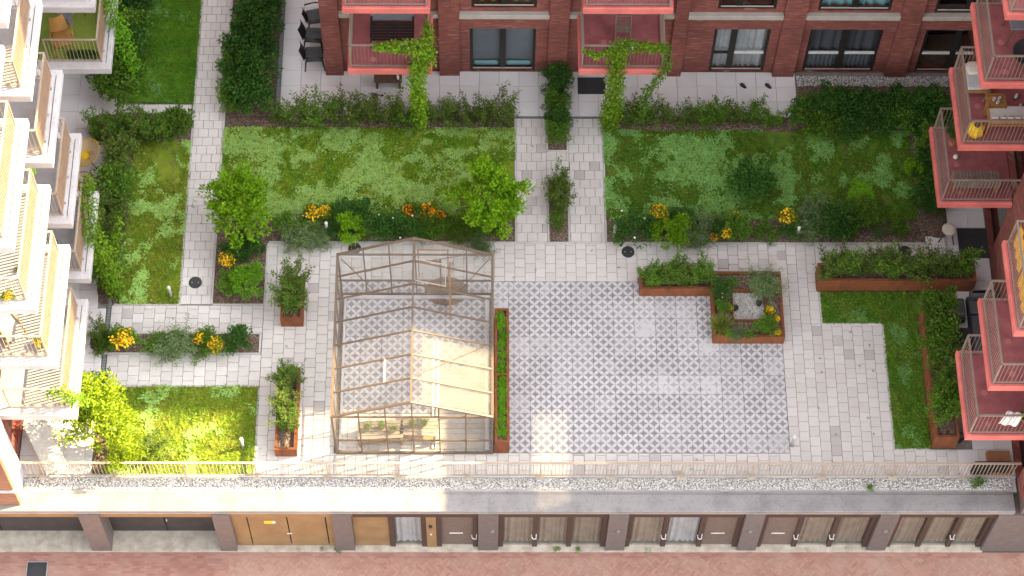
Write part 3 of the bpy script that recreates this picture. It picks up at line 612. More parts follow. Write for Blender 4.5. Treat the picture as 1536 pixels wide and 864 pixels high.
def coral_balcony(label, x0, x1, y0, y1, z, wall):
    rt = thing('balcony', label, 'balcony', ((x0 + x1) / 2, (y0 + y1) / 2, z), group=None)
    MB().cbox(x0, x1, y0, y1, z, z + .24, .02).build('slab', 'coral', rt, world=True)
    i = .075; e = .004
    fx0, fx1, fy0, fy1 = (x0 + i, x1 - (e if wall == 'E' else i), y0 + i, y1 - (e if wall == 'N' else i))
    MB().add([(fx0, fy0, z + .245), (fx1, fy0, z + .245), (fx1, fy1, z + .245), (fx0, fy1, z + .245)], [(0, 1, 2, 3)]).build('floor', 'coral_floor', rt, world=True)
    q_ = .10; Z = z + .245; h = 1.08
    if wall == 'E':
        rail_run(rt, (x0 + q_, y0 + q_), (x0 + q_, y1 - q_), Z, h, 'rail_taupe', .105); rail_run(rt, (x0 + q_, y0 + q_), (x1 - .02, y0 + q_), Z, h - .002, 'rail_taupe', .105, False); rail_run(rt, (x0 + q_, y1 - q_), (x1 - .02, y1 - q_), Z, h - .002, 'rail_taupe', .105, False)
    else:
        rail_run(rt, (x0 + q_, y0 + q_), (x1 - q_, y0 + q_), Z, h, 'rail_taupe', .105, r=.003); rail_run(rt, (x0 + q_, y0 + q_), (x0 + q_, y1 - .02), Z, h - .002, 'rail_taupe', .105, False); rail_run(rt, (x1 - q_, y0 + q_), (x1 - q_, y1 - .02), Z, h - .002, 'rail_taupe', .105, False)
    for (cx, cy) in [(x0 + (x1 - x0) * .3, y0 + .35), (x0 + (x1 - x0) * .3, y0 + (y1 - y0) * .5)]:
        MB().lathe([(.085, 0), (.085, .004), (.05, .005)], (cx, cy, Z), 14).build('drain_cover', 'coral_light', rt, world=True)
    return rt
coral_balcony('coral balcony over the brick terrace with a dark bench and hanging vine', -4.62, -2.2, 5.13, 7.09, 3.0, 'N')
coral_balcony('coral balcony directly above the one with the dark bench', -4.62, -2.2, 5.13, 7.09, 6.0, 'N')
coral_balcony('coral balcony over the brick terrace with two slatted chairs and a vine', 2.0, 4.5, 5.15, 7.09, 3.0, 'N')
coral_balcony('coral balcony directly above the one with the slatted chairs', 2.0, 4.5, 5.15, 7.09, 6.0, 'N')
# ---------------- east block
eb = thing('brick_building', 'brick apartment block stepping up with coral balconies beside the rusty planters', 'building', (14.5, 0, 0))
EW = [(-6.2, -4.0, .05, 2.4), (.9, 3.1, .05, 2.4)] + [(a, c, z + .27, z + 2.45) for z in (3, 6, 9) for a, c in ((-6.2, -4.0), (.9, 3.1))]
wall_cells(MB(), 'y', -6.9, 20, 0, 11.0, 14.02, 14.4, EW).build('wall', 'brick', eb, world=True)
for k, h in enumerate(EW):
    o = MB().box(14.2, 14.25, h[0], h[1], h[2], h[2] + .08).box(14.2, 14.25, h[0], h[1], h[3] - .08, h[3]).box(14.2, 14.25, h[0], h[0] + .08, h[2] + .08, h[3] - .08).box(14.2, 14.25, h[1] - .08, h[1], h[2] + .08, h[3] - .08).build('window', 'frame_dark', eb, world=True)
    MB().add([(14.22, h[0], h[2]), (14.22, h[1], h[2]), (14.22, h[1], h[3]), (14.22, h[0], h[3])], [(0, 1, 2, 3)]).build('pane', 'glass', o, world=True)
BX(eb, 'dark_backing', 'interior', 15.3, 15.4, -6.6, 19.8, 0, 11); BX(eb, 'end_wall', 'pillar', 14.02, 26, -7.19, -6.904, -.05, 11); BX(eb, 'back_wall', 'brick', 25.6, 26, -6.9, 20, 0, 11)  # inner backing: room darkness set by colour
BX(eb, 'roof', 'roof', 14.02, 26, -7.19, 20, 11.004, 11.2)
sc_ = wall_cells(MB(), 'y', -7.1, 20, 11.204, 14.45, 14.04, 14.3, [(-3.35, .15, 11.3, 12.35)]).build('added_light_screen', 'brick', eb, world=True)  # added unseen wall, its opening shaped to throw a light patch
MB().add([(14.17, -3.35, 11.3), (14.17, .15, 11.3), (14.17, .15, 12.35), (14.17, -3.35, 12.35)], [(0, 1, 2, 3)]).build('added_light_pane', 'light_patch_tint', eb, world=True)  # added pane weakens the sun passing into that patch
coral_balcony('coral balcony with a wooden bench and potted plants above the stool terrace', 11.93, 14.0, .74, 3.27, 3.0, 'E')
coral_balcony('coral balcony with a wooden sofa, slatted table and yellow stool', 11.93, 14.0, .74, 3.27, 6.0, 'E')
coral_balcony('coral balcony with a dark table above the one with the wooden sofa', 11.93, 14.0, .74, 3.27, 9.0, 'E')
coral_balcony('topmost coral balcony of the stack over the wooden sofa', 11.93, 14.0, .74, 3.27, 12.0, 'E')
coral_balcony('coral balcony with a striped towel on its railing by the black sofa', 11.97, 14.0, -6.36, -3.83, 3.0, 'E')
coral_balcony('empty coral balcony over the one with the striped towel', 11.97, 14.0, -6.36, -3.83, 6.0, 'E')
coral_balcony('coral balcony with yellow woven cloth hung inside its railing', 11.97, 14.0, -6.36, -3.83, 9.0, 'E')
# ---------------- west block
wb = thing('brick_building', 'sunlit apartment block with stacked white concrete balconies and slatted screens', 'building', (-14, 0, 0))
WD = [(a, c, z + .27, z + 2.45) for z in (0, 3, 6, 9, 12, 15) for a, c in ((-5.3, -3.0), (-1.3, .8), (5.5, 8.2))]
wall_cells(MB(), 'y', -6.85, 20, 0, 18.2, -13.9, -13.52, WD).build('wall', 'brick', wb, world=True)
for h in WD:
    o = MB().box(-13.8, -13.74, h[0], h[1], h[2], h[2] + .1).box(-13.8, -13.74, h[0], h[1], h[3] - .1, h[3]).box(-13.8, -13.74, h[0], h[0] + .1, h[2] + .1, h[3] - .1).box(-13.8, -13.74, h[1] - .1, h[1], h[2] + .1, h[3] - .1).build('window', 'frame_dark', wb, world=True)
    MB().add([(-13.77, h[0], h[2]), (-13.77, h[1], h[2]), (-13.77, h[1], h[3]), (-13.77, h[0], h[3])], [(0, 1, 2, 3)]).build('pane', 'glass', o, world=True)
BX(wb, 'dark_backing', 'interior', -15, -14.9, -6.6, 19.8, 0, 18); BX(wb, 'roof', 'roof', -24, -13.52, -6.85, 20, 18.204, 18.4)  # inner backing coloured almost black as unlit room
BX(wb, 'south_wall', 'brick_tan', -24, -13.32, -7.0, -6.854, .06, 18.2); BX(wb, 'stone_band', 'white_concrete', -24, -13.30, -7.03, -6.83, .95, 1.08)
BX(wb, 'corner_pier', 'white_concrete', -13.516, -13.32, -6.85, -6.0, .02, 18.2)  # brick pier; white material paints the sun's glare into its colour
def white_balcony(label, y0, y1, z, floor='grey_floor', x0=-13.5, x1=-11.4):
    rt = thing('balcony', label, 'balcony', ((x0 + x1) / 2, (y0 + y1) / 2, z))
    MB().cbox(x0, x1, y0, y1, z, z + .26, .015).build('slab', 'white_concrete', rt, world=True)
    i = .30; Z = z + .265
    MB().add([(x0 + .01, y0 + i, Z), (x1 - i, y0 + i, Z), (x1 - i, y1 - i, Z), (x0 + .01, y1 - i, Z)], [(0, 1, 2, 3)]).build('floor', floor, rt, world=True)
    q_ = .25; h = 1.08; m = 'rail_sand'
    rail_run(rt, (x0 + .35, y0 + q_), (x1 - q_, y0 + q_), Z - .004, h, m, .11, True); rail_run(rt, (x0 + .35, y1 - q_), (x1 - q_, y1 - q_), Z - .004, h, m, .11, True)
    # east side: screen of fine upright slats between two rails
    rail_run(rt, (x1 - q_, y0 + q_), (x1 - q_, y1 - q_), Z - .004, h - .002, m, .11, False, bal=False)
    sl = MB(); n = int((y1 - y0 - 2 * q_) / .085)
    for k in range(n + 1):
        yy = y0 + q_ + (y1 - y0 - 2 * q_) * k / n; sl.box(x1 - q_ - .008, x1 - q_ + .008, yy - .021, yy + .021, Z + .02, Z + h - .02)
    o = sl.build('screen_slats', 'screen', rt, world=True); o['kind'] = 'stuff'
    MB().bar((x1 - q_ + .12, y0 + .2, Z + .006), (x1 - q_ + .12, y1 - .2, Z + .006), .012, .008).build('drip_groove', 'frame_dark', rt, world=True)
    for yy in (y0 + .6, (y0 + y1) / 2, y1 - .6): MB().box(x1 - q_ - .05, x1 - q_ + .05, yy - .03, yy + .03, Z, Z + .03).build('rail_foot', 'grey_metal', rt, world=True)
    return rt
ordn = ['lowest', 'second lowest', 'third', 'fourth', 'fifth']
for k in range(2): white_balcony(['white balcony with green turf mat and wicker chairs', 'white balcony directly above the one with the wicker chairs'][k], 5.12, 8.3, 3.0 + 3 * k, 'turf_mat' if k == 0 else 'grey_floor')
for k in range(5): white_balcony(f'{ordn[k]} white balcony up in the stack above the yellow wire chair', -1.71, 1.06, 3.0 + 3 * k)
for k in range(5): white_balcony(f'{ordn[k]} white balcony up in the sunlit stack at the railing corner', -5.80, -2.33, 3.0 + 3 * k)
# ================================================================== FRONT RAILING
fr = thing('railing', 'long sand coloured metal railing along the front edge of the garden', 'railing', (0, -6.13, 0))
X0, X1 = -13.25, 13.95; n = 14
for k in range(n):
    a = X0 + (X1 - X0) * k / n; c = X0 + (X1 - X0) * (k + 1) / n
    MB().bar((a + .003, -6.13, .95), (c - .003, -6.13, .95), .055, .03).build('top_rail', 'rail_sand', fr, world=True)
    MB().bar((a + .003, -6.13, .14), (c - .003, -6.13, .14), .035, .02).build('bottom_rail', 'rail_sand', fr, world=True)
    for xx in (a + .5, ): MB().box(xx - .12, xx + .12, -6.22, -6.06, -.02, .035).build('foot', 'plinth', fr, world=True)
    MB().bar((a + .5, -6.13, .03), (a + .5, -6.13, .93), .03).build('post', 'rail_sand', fr, world=True)
BALF = MB().box(-.007, .007, -.012, .012, 0, .79).mesh('baluster', 'rail_sand'); nb_ = 268
for k in range(1, nb_): link('baluster', BALF, fr, (X0 + (X1 - X0) * k / nb_, 0, .15))
# ================================================================== PLANTS
def unit(a): return a / np.maximum(np.linalg.norm(a, axis=1, keepdims=True), 1e-6)
def leaves(P, D, L, W, rng, fold=.25):
    """leaf blades at points P pointing along D: 4 verts, folded along the midrib"""
    n = len(P); D = unit(D); R = unit(np.cross(D, unit(rng.normal(size=(n, 3)) * .5 + np.array([0, 0, 1.0])))); N = np.cross(R, D)
    L = np.asarray(L).reshape(-1, 1) * np.ones((n, 1)); W = np.asarray(W).reshape(-1, 1) * np.ones((n, 1))
    mid = P + D * L * .45
    V = np.stack([P, mid + R * W / 2 + N * W * fold, P + D * L - N * L * .12, mid - R * W / 2 + N * W * fold], 1)
    return V.reshape(-1, 3)
def quads(V): return np.arange(len(V)).reshape(-1, 4)
def rand_dir(rng, n): return unit(rng.normal(size=(n, 3)))
def cloud(rng, rx, ry, h, nclump, nleaf, L, W, cr=.28, z0=.12, droop=0.0, up=.35, flat=.8, elong=.5):
    """crown made of leafy clumps spread over an uneven ellipsoid"""
    d = rand_dir(rng, nclump); d[:, 2] = np.abs(d[:, 2]) * 1.1 - .12; d = unit(d); rr = rng.uniform(.35, 1.22, (nclump, 1)) ** .7
    C = d * rr * np.array([rx, ry, h * .5]) * rng.uniform(.82, 1.12, (nclump, 1)); C[:, 2] += h * .48 + z0
    k = rng.integers(0, nclump, nleaf); cs = rng.uniform(.65, 1.25, nclump) * cr * (rx + ry) / 2 * 1.6
    o = rand_dir(rng, nleaf); o[:, 2] = o[:, 2] * flat; P = C[k] + o * (cs[k] * rng.uniform(.55, 1.0, nleaf) ** .5)[:, None]
    P = P + d[k] * (cs[k] * rng.uniform(-.7, 1.0, nleaf) * elong)[:, None]; P[:, 2] = np.maximum(P[:, 2], .03)
    D = o * .8 + rng.normal(size=(nleaf, 3)) * .55 + d[k] * .35; D[:, 2] += up - droop
    return leaves(P, D, L * rng.uniform(.7, 1.25, nleaf), W * rng.uniform(.7, 1.2, nleaf), rng), C
def sprays(rng, nst, h, spread, nl, L, W, base=.08, curve=.5, zmin=.12):
    """upright stems with alternate leaves; returns leaf verts and stem polylines"""
    P = []; D = []; lines = []
    for s_ in range(nst):
        a = rng.uniform(0, 6.283); hh = h * rng.uniform(.55, 1.1); out = spread * rng.uniform(.2, 1.0); b0 = np.array([rng.normal() * base, rng.normal() * base, 0])
        t = np.linspace(0, 1, 7)[:, None]; dirv = np.array([math.cos(a), math.sin(a), 0]); wob = rng.normal(size=3) * .05
        line = b0 + dirv * out * t ** (1 + curve) + np.array([0, 0, hh]) * t + wob * np.sin(t * 5); lines.append(line)
        m = int(nl * rng.uniform(.7, 1.3)); tt = rng.uniform(zmin, 1.0, m) ** .8; i = np.minimum((tt * 6).astype(int), 5); f = tt * 6 - i
        p = line[i] * (1 - f)[:, None] + line[i + 1] * f[:, None]; o = rand_dir(rng, m); o[:, 2] *= .5; sd = rng.uniform(.01, .09, m)[:, None]
        P.append(p + o * sd); dd = o + np.array([0, 0, .35]); D.append(dd)
    P = np.concatenate(P); D = np.concatenate(D); n = len(P)
    return leaves(P, D, L * rng.uniform(.6, 1.25, n), W * rng.uniform(.7, 1.2, n), rng), lines
def stem_mesh(lines, r=.008, m='stem'):
    mb = MB()
    for l_ in lines: mb.tube([tuple(p) for p in l_[::2]], [r, r * .8, r * .6, r * .35][:len(l_[::2])], 4)
    return mb.mesh('stem', m)
def branch_mesh(rng, C, h, r=.03, z0=0):
    mb = MB(); top = np.array([0, 0, h * .35 + z0]); mb.tube([(0, 0, 0), (.02, .01, h * .2), tuple(top)], [r, r * .8, r * .6], 6)
    for c in C[:14]: mid = top * .5 + c * .5 + rng.normal(size=3) * .03; mb.tube([tuple(top * rng.uniform(.5, 1)), tuple(mid), tuple(c)], [r * .5, r * .35, r * .15], 4)
    return mb.mesh('trunk', 'stem')
def petals(rng, pts, r):
    V = []; n = len(pts); N = unit(np.c_[rng.normal(size=(n, 2)) * .35, np.ones(n)])
    A = unit(np.cross(N, rand_dir(rng, n))); B = np.cross(N, A); out = []
    for k in range(6): t = 2 * math.pi * k / 6; out.append(pts + (A * math.cos(t) + B * math.sin(t)) * (r * (1 if k % 2 else .75)))
    return np.stack(out, 1).reshape(-1, 3)
KIND = {}
def kind(name, builder, variants=3):
    KIND[name] = [builder(np.random.default_rng(abs(hash_(name)) + 101 * i)) for i in range(variants)]
def hash_(s_): return sum((i + 1) * ord(c) for i, c in enumerate(s_))
def mk_cloud(mat, rx, ry, h, nc, nl, L, W, trunk=True, flower=None, nf=0, fr=.03, **kw):
    def f(rng):
        V, C = cloud(rng, rx, ry, h, nc, nl, L, W, **kw); parts = [('foliage', fast_mesh('foliage', V, quads(V), mat))]
        if trunk: parts.append(('trunk', branch_mesh(rng, C, h, .012 + .012 * h)))
        if flower:
            d = rand_dir(rng, nf); d[:, 2] = np.abs(d[:, 2]); P = d * np.array([rx, ry, h * .5]) * rng.uniform(.45, 1.25, (nf, 1)) + np.array([0, 0, h * .55 + .12]); F = petals(rng, P, fr)
            parts.append(('flower_heads', fast_mesh('flower_heads', F, np.arange(len(F)).reshape(-1, 6), flower)))
        return parts
    return f
def mk_spray(mat, nst, h, spread, nl, L, W, r=.007, flower=None, nf=0, fr=.03, **kw):
    def f(rng):
        V, ln = sprays(rng, nst, h, spread, nl, L, W, **kw); parts = [('foliage', fast_mesh('foliage', V, quads(V), mat)), ('stem', stem_mesh(ln, r))]
        if flower:
            P = np.concatenate([np.array([l_[-1]] * max(1, nf // len(ln))) for l_ in ln]); P = P + rng.normal(size=P.shape) * np.array([.07, .07, .03]); F = petals(rng, P, fr)
            parts.append(('flower_heads', fast_mesh('flower_heads', F, np.arange(len(F)).reshape(-1, 6), flower)))
        return parts
    return f
kind('lime_tree', mk_cloud('leaf_lime', .76, .70, 1.5, 50, 6000, .085, .052, cr=.12, z0=.5, up=.5, elong=1.35), 2)
kind('sun_tree', mk_cloud('leaf_sun', .75, .75, 1.9, 46, 4600, .085, .05, cr=.16, z0=.4, elong=1.1), 2)
kind('hedge', mk_spray('leaf_hedge', 19, 1.1, .46, 74, .065, .036, base=.13), 6)
kind('hedge_green', mk_spray('leaf_mid', 17, 1.08, .46, 76, .07, .04, base=.14), 5)
kind('dense', mk_cloud('leaf_dark', .5, .5, .85, 30, 2800, .075, .044, cr=.2), 4)
kind('dense_mid', mk_cloud('leaf_mid', .5, .5, .8, 30, 2600, .075, .044, cr=.2), 4)
kind('lime_ball', mk_cloud('leaf_bright', .38, .38, .75, 44, 3400, .045, .03, cr=.15, z0=.05, trunk=False), 2)
kind('lime_low', mk_cloud('leaf_lime', .40, .40, .5, 30, 2600, .05, .032, cr=.17, z0=.05, trunk=False), 2)
kind('grey', mk_spray('leaf_grey', 95, .55, .55, 50, .06, .018, r=.004, base=.17, curve=.2), 3)
kind('rose', mk_cloud('leaf_dark', .42, .42, .7, 22, 2000, .06, .034, cr=.26, flower='flower_white', nf=4, fr=.032), 2)
kind('gold', mk_cloud('leaf_mid', .26, .24, .42, 14, 900, .06, .03, cr=.3, trunk=False, flower='flower_yellow', nf=150, fr=.036), 4)
kind('amber', mk_cloud('leaf_dark', .24, .22, .40, 12, 700, .06, .03, cr=.3, trunk=False, flower='flower_orange', nf=120, fr=.038), 2)
kind('herb', mk_spray('leaf_mid', 14, .36, .22, 26, .055, .03, r=.004, base=.08), 4)
kind('sedum', mk_cloud('leaf_bright', .19, .19, .14, 16, 700, .035, .028, cr=.22, z0=.0, trunk=False), 4)
def mk_grass(rng):
    n = 420; a = rng.uniform(0, 6.283, n); o = rng.uniform(.1, 1, n); D = np.c_[np.cos(a) * o, np.sin(a) * o, rng.uniform(.5, 1.2, n)]; P = np.c_[rng.normal(size=(n, 2)) * .05, np.zeros(n)]
    V = leaves(P, D, rng.uniform(.35, .62, n), .018, rng, .1); V = V.reshape(-1, 4, 3); V[:, 2, 2] -= .18 * o; return [('foliage', fast_mesh('foliage', V.reshape(-1, 3), quads(V.reshape(-1, 3)), 'leaf_olive'))]
kind('tussock', mk_grass, 2)
def plant(name, kd, label, x, y, z=0.0, s=1.0, group=None, sz=None, cat='shrub', ry=1.0, rz=None):
    parts = random.choice(KIND[kd]); o = thing(name, label, cat, (x, y, z), random.uniform(0, 6.283) if rz is None else rz, group, (s, s * ry, sz or s))
    for n_, me in parts:
        c = link(n_, me, o)
        if n_ == 'flower_heads': c['kind'] = 'stuff'
    return o
ORD = 'first second third fourth fifth sixth seventh eighth ninth tenth eleventh twelfth thirteenth'.split()
def row(name, kd, label, frm, group, x0, x1, y0, y1, n, s=(.85, 1.15), z=0.0, jit=.06, cat='shrub', sz=None):
    for i in range(n):
        lb = f'{label}, {ORD[i] if frm[0] == "+" else ORD[n - 1 - i]} {frm[1:]}'
        t = (i + .5) / n; k = kd if isinstance(kd, str) else random.choice(kd); q_ = random.uniform(*s)
        plant(name, k, lb, x0 + (x1 - x0) * t + random.uniform(-jit, jit), y0 + (y1 - y0) * t + random.uniform(-jit, jit), z, q_, group, None if sz is None else q_ * sz, cat)
def pp(u, v, z): p = px(u, v, z); return p.x, p.y
# -- small trees
plant('small_tree', 'lime_tree', 'bright lime green small tree beside the long path, above the yellow flowers', *pp(362, 320, 1.0), 0, 1.15, cat='tree')
plant('small_tree', 'lime_tree', 'bright lime green small tree behind the greenhouse gable, by the middle path', *pp(733, 316, 1.0), 0, 1.26, cat='tree')
plant('small_tree', 'sun_tree', 'sunlit yellow green small tree beside the corner terrace', *pp(150, 640, 1.0), 0, 1.15, cat='tree')
plant('small_tree', 'sun_tree', 'sunlit bushy tree leaning over the front railing', *pp(180, 672, .8), 0, .72, cat='tree', sz=.55)
plant('shrub', 'hedge', 'pale leaved sunlit shrub on the corner lawn', *pp(222, 668, .6), 0, .95)
plant('shrub', 'hedge_green', 'upright green shrub at the corner of the sunlit lawn', *pp(148, 572, .5), 0, .85)
# -- hedges
G1 = 'hedge shrubs along the north terrace behind the greenhouse lawn'
row('hedge_shrub', ['hedge', 'hedge_green', 'hedge'], 'spindly hedge shrub between north terrace and greenhouse lawn', '-from the middle path', G1, -6.9, .1, 5.42, 5.45, 13, (.85, 1.3))
G2 = 'hedge shrubs along the north terrace by the middle path'
row('hedge_shrub', ['hedge', 'hedge_green', 'hedge'], 'leafy hedge shrub between north terrace and shaded lawn', '+from the middle path', G2, 3.05, 8.2, 5.42, 5.45, 10, (.7, 1.15))
row('hedge_shrub', ['dense', 'dense', 'dense_mid'], 'dense dark hedge shrub beside the black armchairs', '+from the greenhouse lawn', 'dense hedge by the long path', -7.75, -7.6, 5.7, 12.2, 10, (1.15, 1.4))
row('hedge_shrub', ['dense_mid', 'hedge_green'], 'loose shrub at the dense hedge foot', '+from the greenhouse lawn', 'loose shrubs at the dense hedge foot', -8.25, -8.1, 5.6, 8.4, 4, (.7, .95))
row('hedge_shrub', ['hedge_green', 'hedge', 'dense_mid'], 'green shrub in the cross hedge by the wire chair', '-from the long path', 'cross hedge at the long path', -12.3, -9.7, 4.88, 4.92, 7, (.85, 1.12))
row('hedge_shrub', ['hedge', 'hedge', 'dense_mid', 'hedge_green'], 'hedge shrub between narrow lawn and white balconies', '-from the cross hedge', 'hedge along the narrow lawn', -11.5, -11.45, -.5, 4.5, 10, (.95, 1.25))
row('hedge_shrub', ['hedge_green', 'dense_mid', 'dense'], 'tall shrub between turf balcony and deep green lawn', '+from the cross hedge', 'hedge by the turf balcony', -11.65, -11.6, 6.2, 12.2, 8, (1.15, 1.5))
row('hedge_shrub', ['dense_mid', 'dense'], 'shrub in the middle path strip bed at the terrace', '-from the brick wall', 'strip shrubs at the terrace', 1.48, 1.48, 4.6, 7.0, 5, (.62, .78), sz=1.2)
row('hedge_shrub', ['hedge_green', 'hedge'], 'shrub in the short strip bed of the middle path', '-from the terrace', 'strip shrubs in the middle path', 1.48, 1.5, 2.3, 3.4, 4, (.7, .95))
row('shrub', ['herb'], 'low herb in the short strip bed', '-from the terrace', 'herbs in the middle strip bed', 1.42, 1.52, 1.7, 2.4, 3, (.8, 1.0), cat='plant')
# -- north-east thicket
row('thicket_shrub', ['dense', 'dense'], 'big dark thicket shrub below the pebble strip', '-from the coral balconies', 'north-east thicket', 8.7, 13.2, 5.6, 5.65, 8, (.9, 1.2), jit=.15)
row('thicket_shrub', ['dense', 'dense_mid', 'dense'], 'dark shrub on the lawn side of the thicket', '-from the coral balconies', 'north-east thicket front', 8.5, 12.6, 5.15, 5.2, 6, (.7, 1.05), jit=.2)
row('thicket_shrub', ['dense', 'hedge_green'], 'dark shrub between shaded lawn and coral balcony', '-from the thicket', 'shrubs under the coral balcony', 12.35, 12.45, 2.1, 5.0, 5, (.7, .95), jit=.12)
plant('shrub', 'lime_low', 'bright green shrub in front of the dark thicket', *pp(1222, 195, .3), 0, .75); plant('shrub', 'lime_low', 'bright yellow green shrub under the coral balcony corner', *pp(1378, 255, .5), 0, .95, sz=1.3)
plant('flowering_plant', 'gold', 'small yellow flowered plant in the dark thicket', *pp(1300, 185, .3), 0, .55, cat='flowers'); plant('shrub', 'herb', 'light green herb beside the thicket flowers', *pp(1328, 195, .2), 0, .95, cat='plant')
plant('shrub', 'dense', 'round dark blue green bush standing on the shaded lawn', *pp(1130, 278, .35), 0, 1.12)
plant('shrub', 'dense_mid', 'mid green bush at the east end of the shaded lawn', *pp(1295, 322, .3), 0, .95, sz=.7); plant('shrub', 'lime_ball', 'low green mound on the shaded lawn', *pp(1290, 290, .1), 0, 1.0, sz=.25)
# -- bed behind the greenhouse
for (u, v, k, lab, s_) in [(365, 378, 'dense', 'dark shrub between the lime tree and the round lime bush', .72), (345, 428, 'dense_mid', 'mid green bush beside the round lime bush', .52), (374, 428, 'lime_ball', 'round lime green bush at the crossing of the paths', .98),
                           (430, 338, 'dense_mid', 'dark green shrub beside the silvery bush behind the greenhouse', .55), (448, 352, 'grey', 'silvery grey bush spilling onto the paving behind the greenhouse', .88), (480, 355, 'grey', 'smaller silvery bush beside the path light behind the greenhouse', .62), (522, 342, 'lime_low', 'lime green mound behind the greenhouse corner', .88),
                           (510, 318, 'dense', 'dark shrub behind the lime green mound', .5), (568, 345, 'rose', 'dark bush with small white flowers behind the greenhouse', .75), (605, 345, 'rose', 'dark flowering bush behind the greenhouse ridge', .78), (645, 345, 'dense_mid', 'green bush below the orange flowers', .55),
                           (690, 348, 'tussock', 'grass tussock behind the greenhouse gable', 1.0), (720, 365, 'grey', 'silvery bush spilling over the greenhouse corner', .6), (545, 320, 'dense', 'low dark shrub at the edge of the greenhouse lawn', .55)]:
    plant('grass_tussock' if k == 'tussock' else 'shrub', k, lab, *pp(u, v, .3), 0, s_ * 1.28)
for (u, v, k, lab, s_) in [(341, 393, 'gold', 'yellow flower clump above the round lime bush', .85), (468, 322, 'gold', 'yellow flower clump behind the silvery bush', .8), (488, 319, 'gold', 'yellow flower clump beside the path light behind the greenhouse', .68), (613, 318, 'amber', 'orange flower clump behind the greenhouse ridge', .75), (641, 321, 'amber', 'orange flower clump right of the greenhouse ridge', .85), (660, 324, 'amber', 'small orange flower clump near the lime tree', .6),
                           (184, 513, 'gold', 'yellow flower clump at the balcony end of the strip bed', .95), (298, 506, 'gold', 'yellow flower clump beside the silvery bush in the strip bed', .62), (324, 520, 'gold', 'yellow flower clump beside the dark bush in the strip bed', .8),
                           (988, 321, 'gold', 'yellow flower clump above the lime mound by the middle path', .82), (1103, 322, 'gold', 'small yellow flower clump above the dark herb', .5), (1090, 350, 'gold', 'yellow flower clump on the kerb by the planters', .62), (1072, 353, 'amber', 'small amber flower clump on the kerb by the planters', .45), (1180, 330, 'gold', 'yellow flower clump beside the path light by the planters', .92)]:
    plant('flowering_plant', k, lab, *pp(u, v, .45), 0, s_ * random.uniform(.95, 1.2), cat='flowers', sz=s_ * 1.75)
for (u, v, k, lab, s_) in [(148, 500, 'hedge', 'thin shrub at the balcony end of the strip bed', .62), (172, 495, 'herb', 'small upright herb in the strip bed', .8), (152, 520, 'herb', 'trailing herb below the thin strip bed shrub', .8), (225, 515, 'herb', 'low herb beside the strip bed flowers', .9), (240, 508, 'herb', 'low herb next to the silvery strip bed bush', .9), (264, 517, 'grey', 'silvery bush spilling out of the strip bed', .92), (300, 528, 'herb', 'bright herb beside the silvery strip bed bush', .8), (358, 512, 'dense', 'dark leafy bush at the plaza end of the strip bed', .55),
                           (948, 345, 'rose', 'dark rose bush with white flowers by the middle path', .85), (925, 352, 'herb', 'tiny light green herb at the path light', .6), (1008, 348, 'lime_low', 'lime green mound spilling onto the paving by the planters', 1.05), (1048, 350, 'grey', 'silvery bush beside the lime mound by the planters', .85), (1105, 345, 'dense_mid', 'mid green herb bush between yellow flower clumps', .6), (1135, 345, 'herb', 'light green herb on the shaded bed', .75), (1160, 352, 'herb', 'green herb beside the path light by the planters', .85),
                           (1222, 332, 'grey', 'wide silvery green bush on the shaded bed', 1.05), (1255, 342, 'dense', 'dark bush beside the wide silvery bush', .8), (1020, 328, 'dense', 'dark low shrub behind the lime mound', .5), (1075, 325, 'herb', 'sparse herb at the shaded lawn edge', .8), (1340, 335, 'hedge_green', 'loose shrub at the east end of the shaded bed', .6)]:
    plant('shrub', k, lab, *pp(u, v, .3), 0, s_ * 1.28, cat='plant' if k == 'herb' else 'shrub')
FILL = ['dark filler shrub in the bed behind the greenhouse', 'low filler shrub in the shaded bed by the planters']
row('bed_shrub', ['dense', 'dense_mid', 'dense_mid', 'dense'], FILL[0], '-from the middle path', 'filler shrubs behind the greenhouse', -6.4, -.2, 1.58, 1.56, 12, (.42, .6), jit=.1)
row('bed_shrub', ['dense', 'dense_mid', 'grey', 'hedge_green'], FILL[1], '+from the middle path', 'filler shrubs in the shaded bed', 3.2, 11.8, 1.6, 1.6, 13, (.4, .62), jit=.1)
row('bed_shrub', ['herb', 'dense_mid'], 'low plant in the strip bed between the west paths', '-from the west paving', 'low plants in the west strip bed', -11.6, -7.4, -2.03, -2.03, 9, (.35, .55), jit=.1, cat='plant')
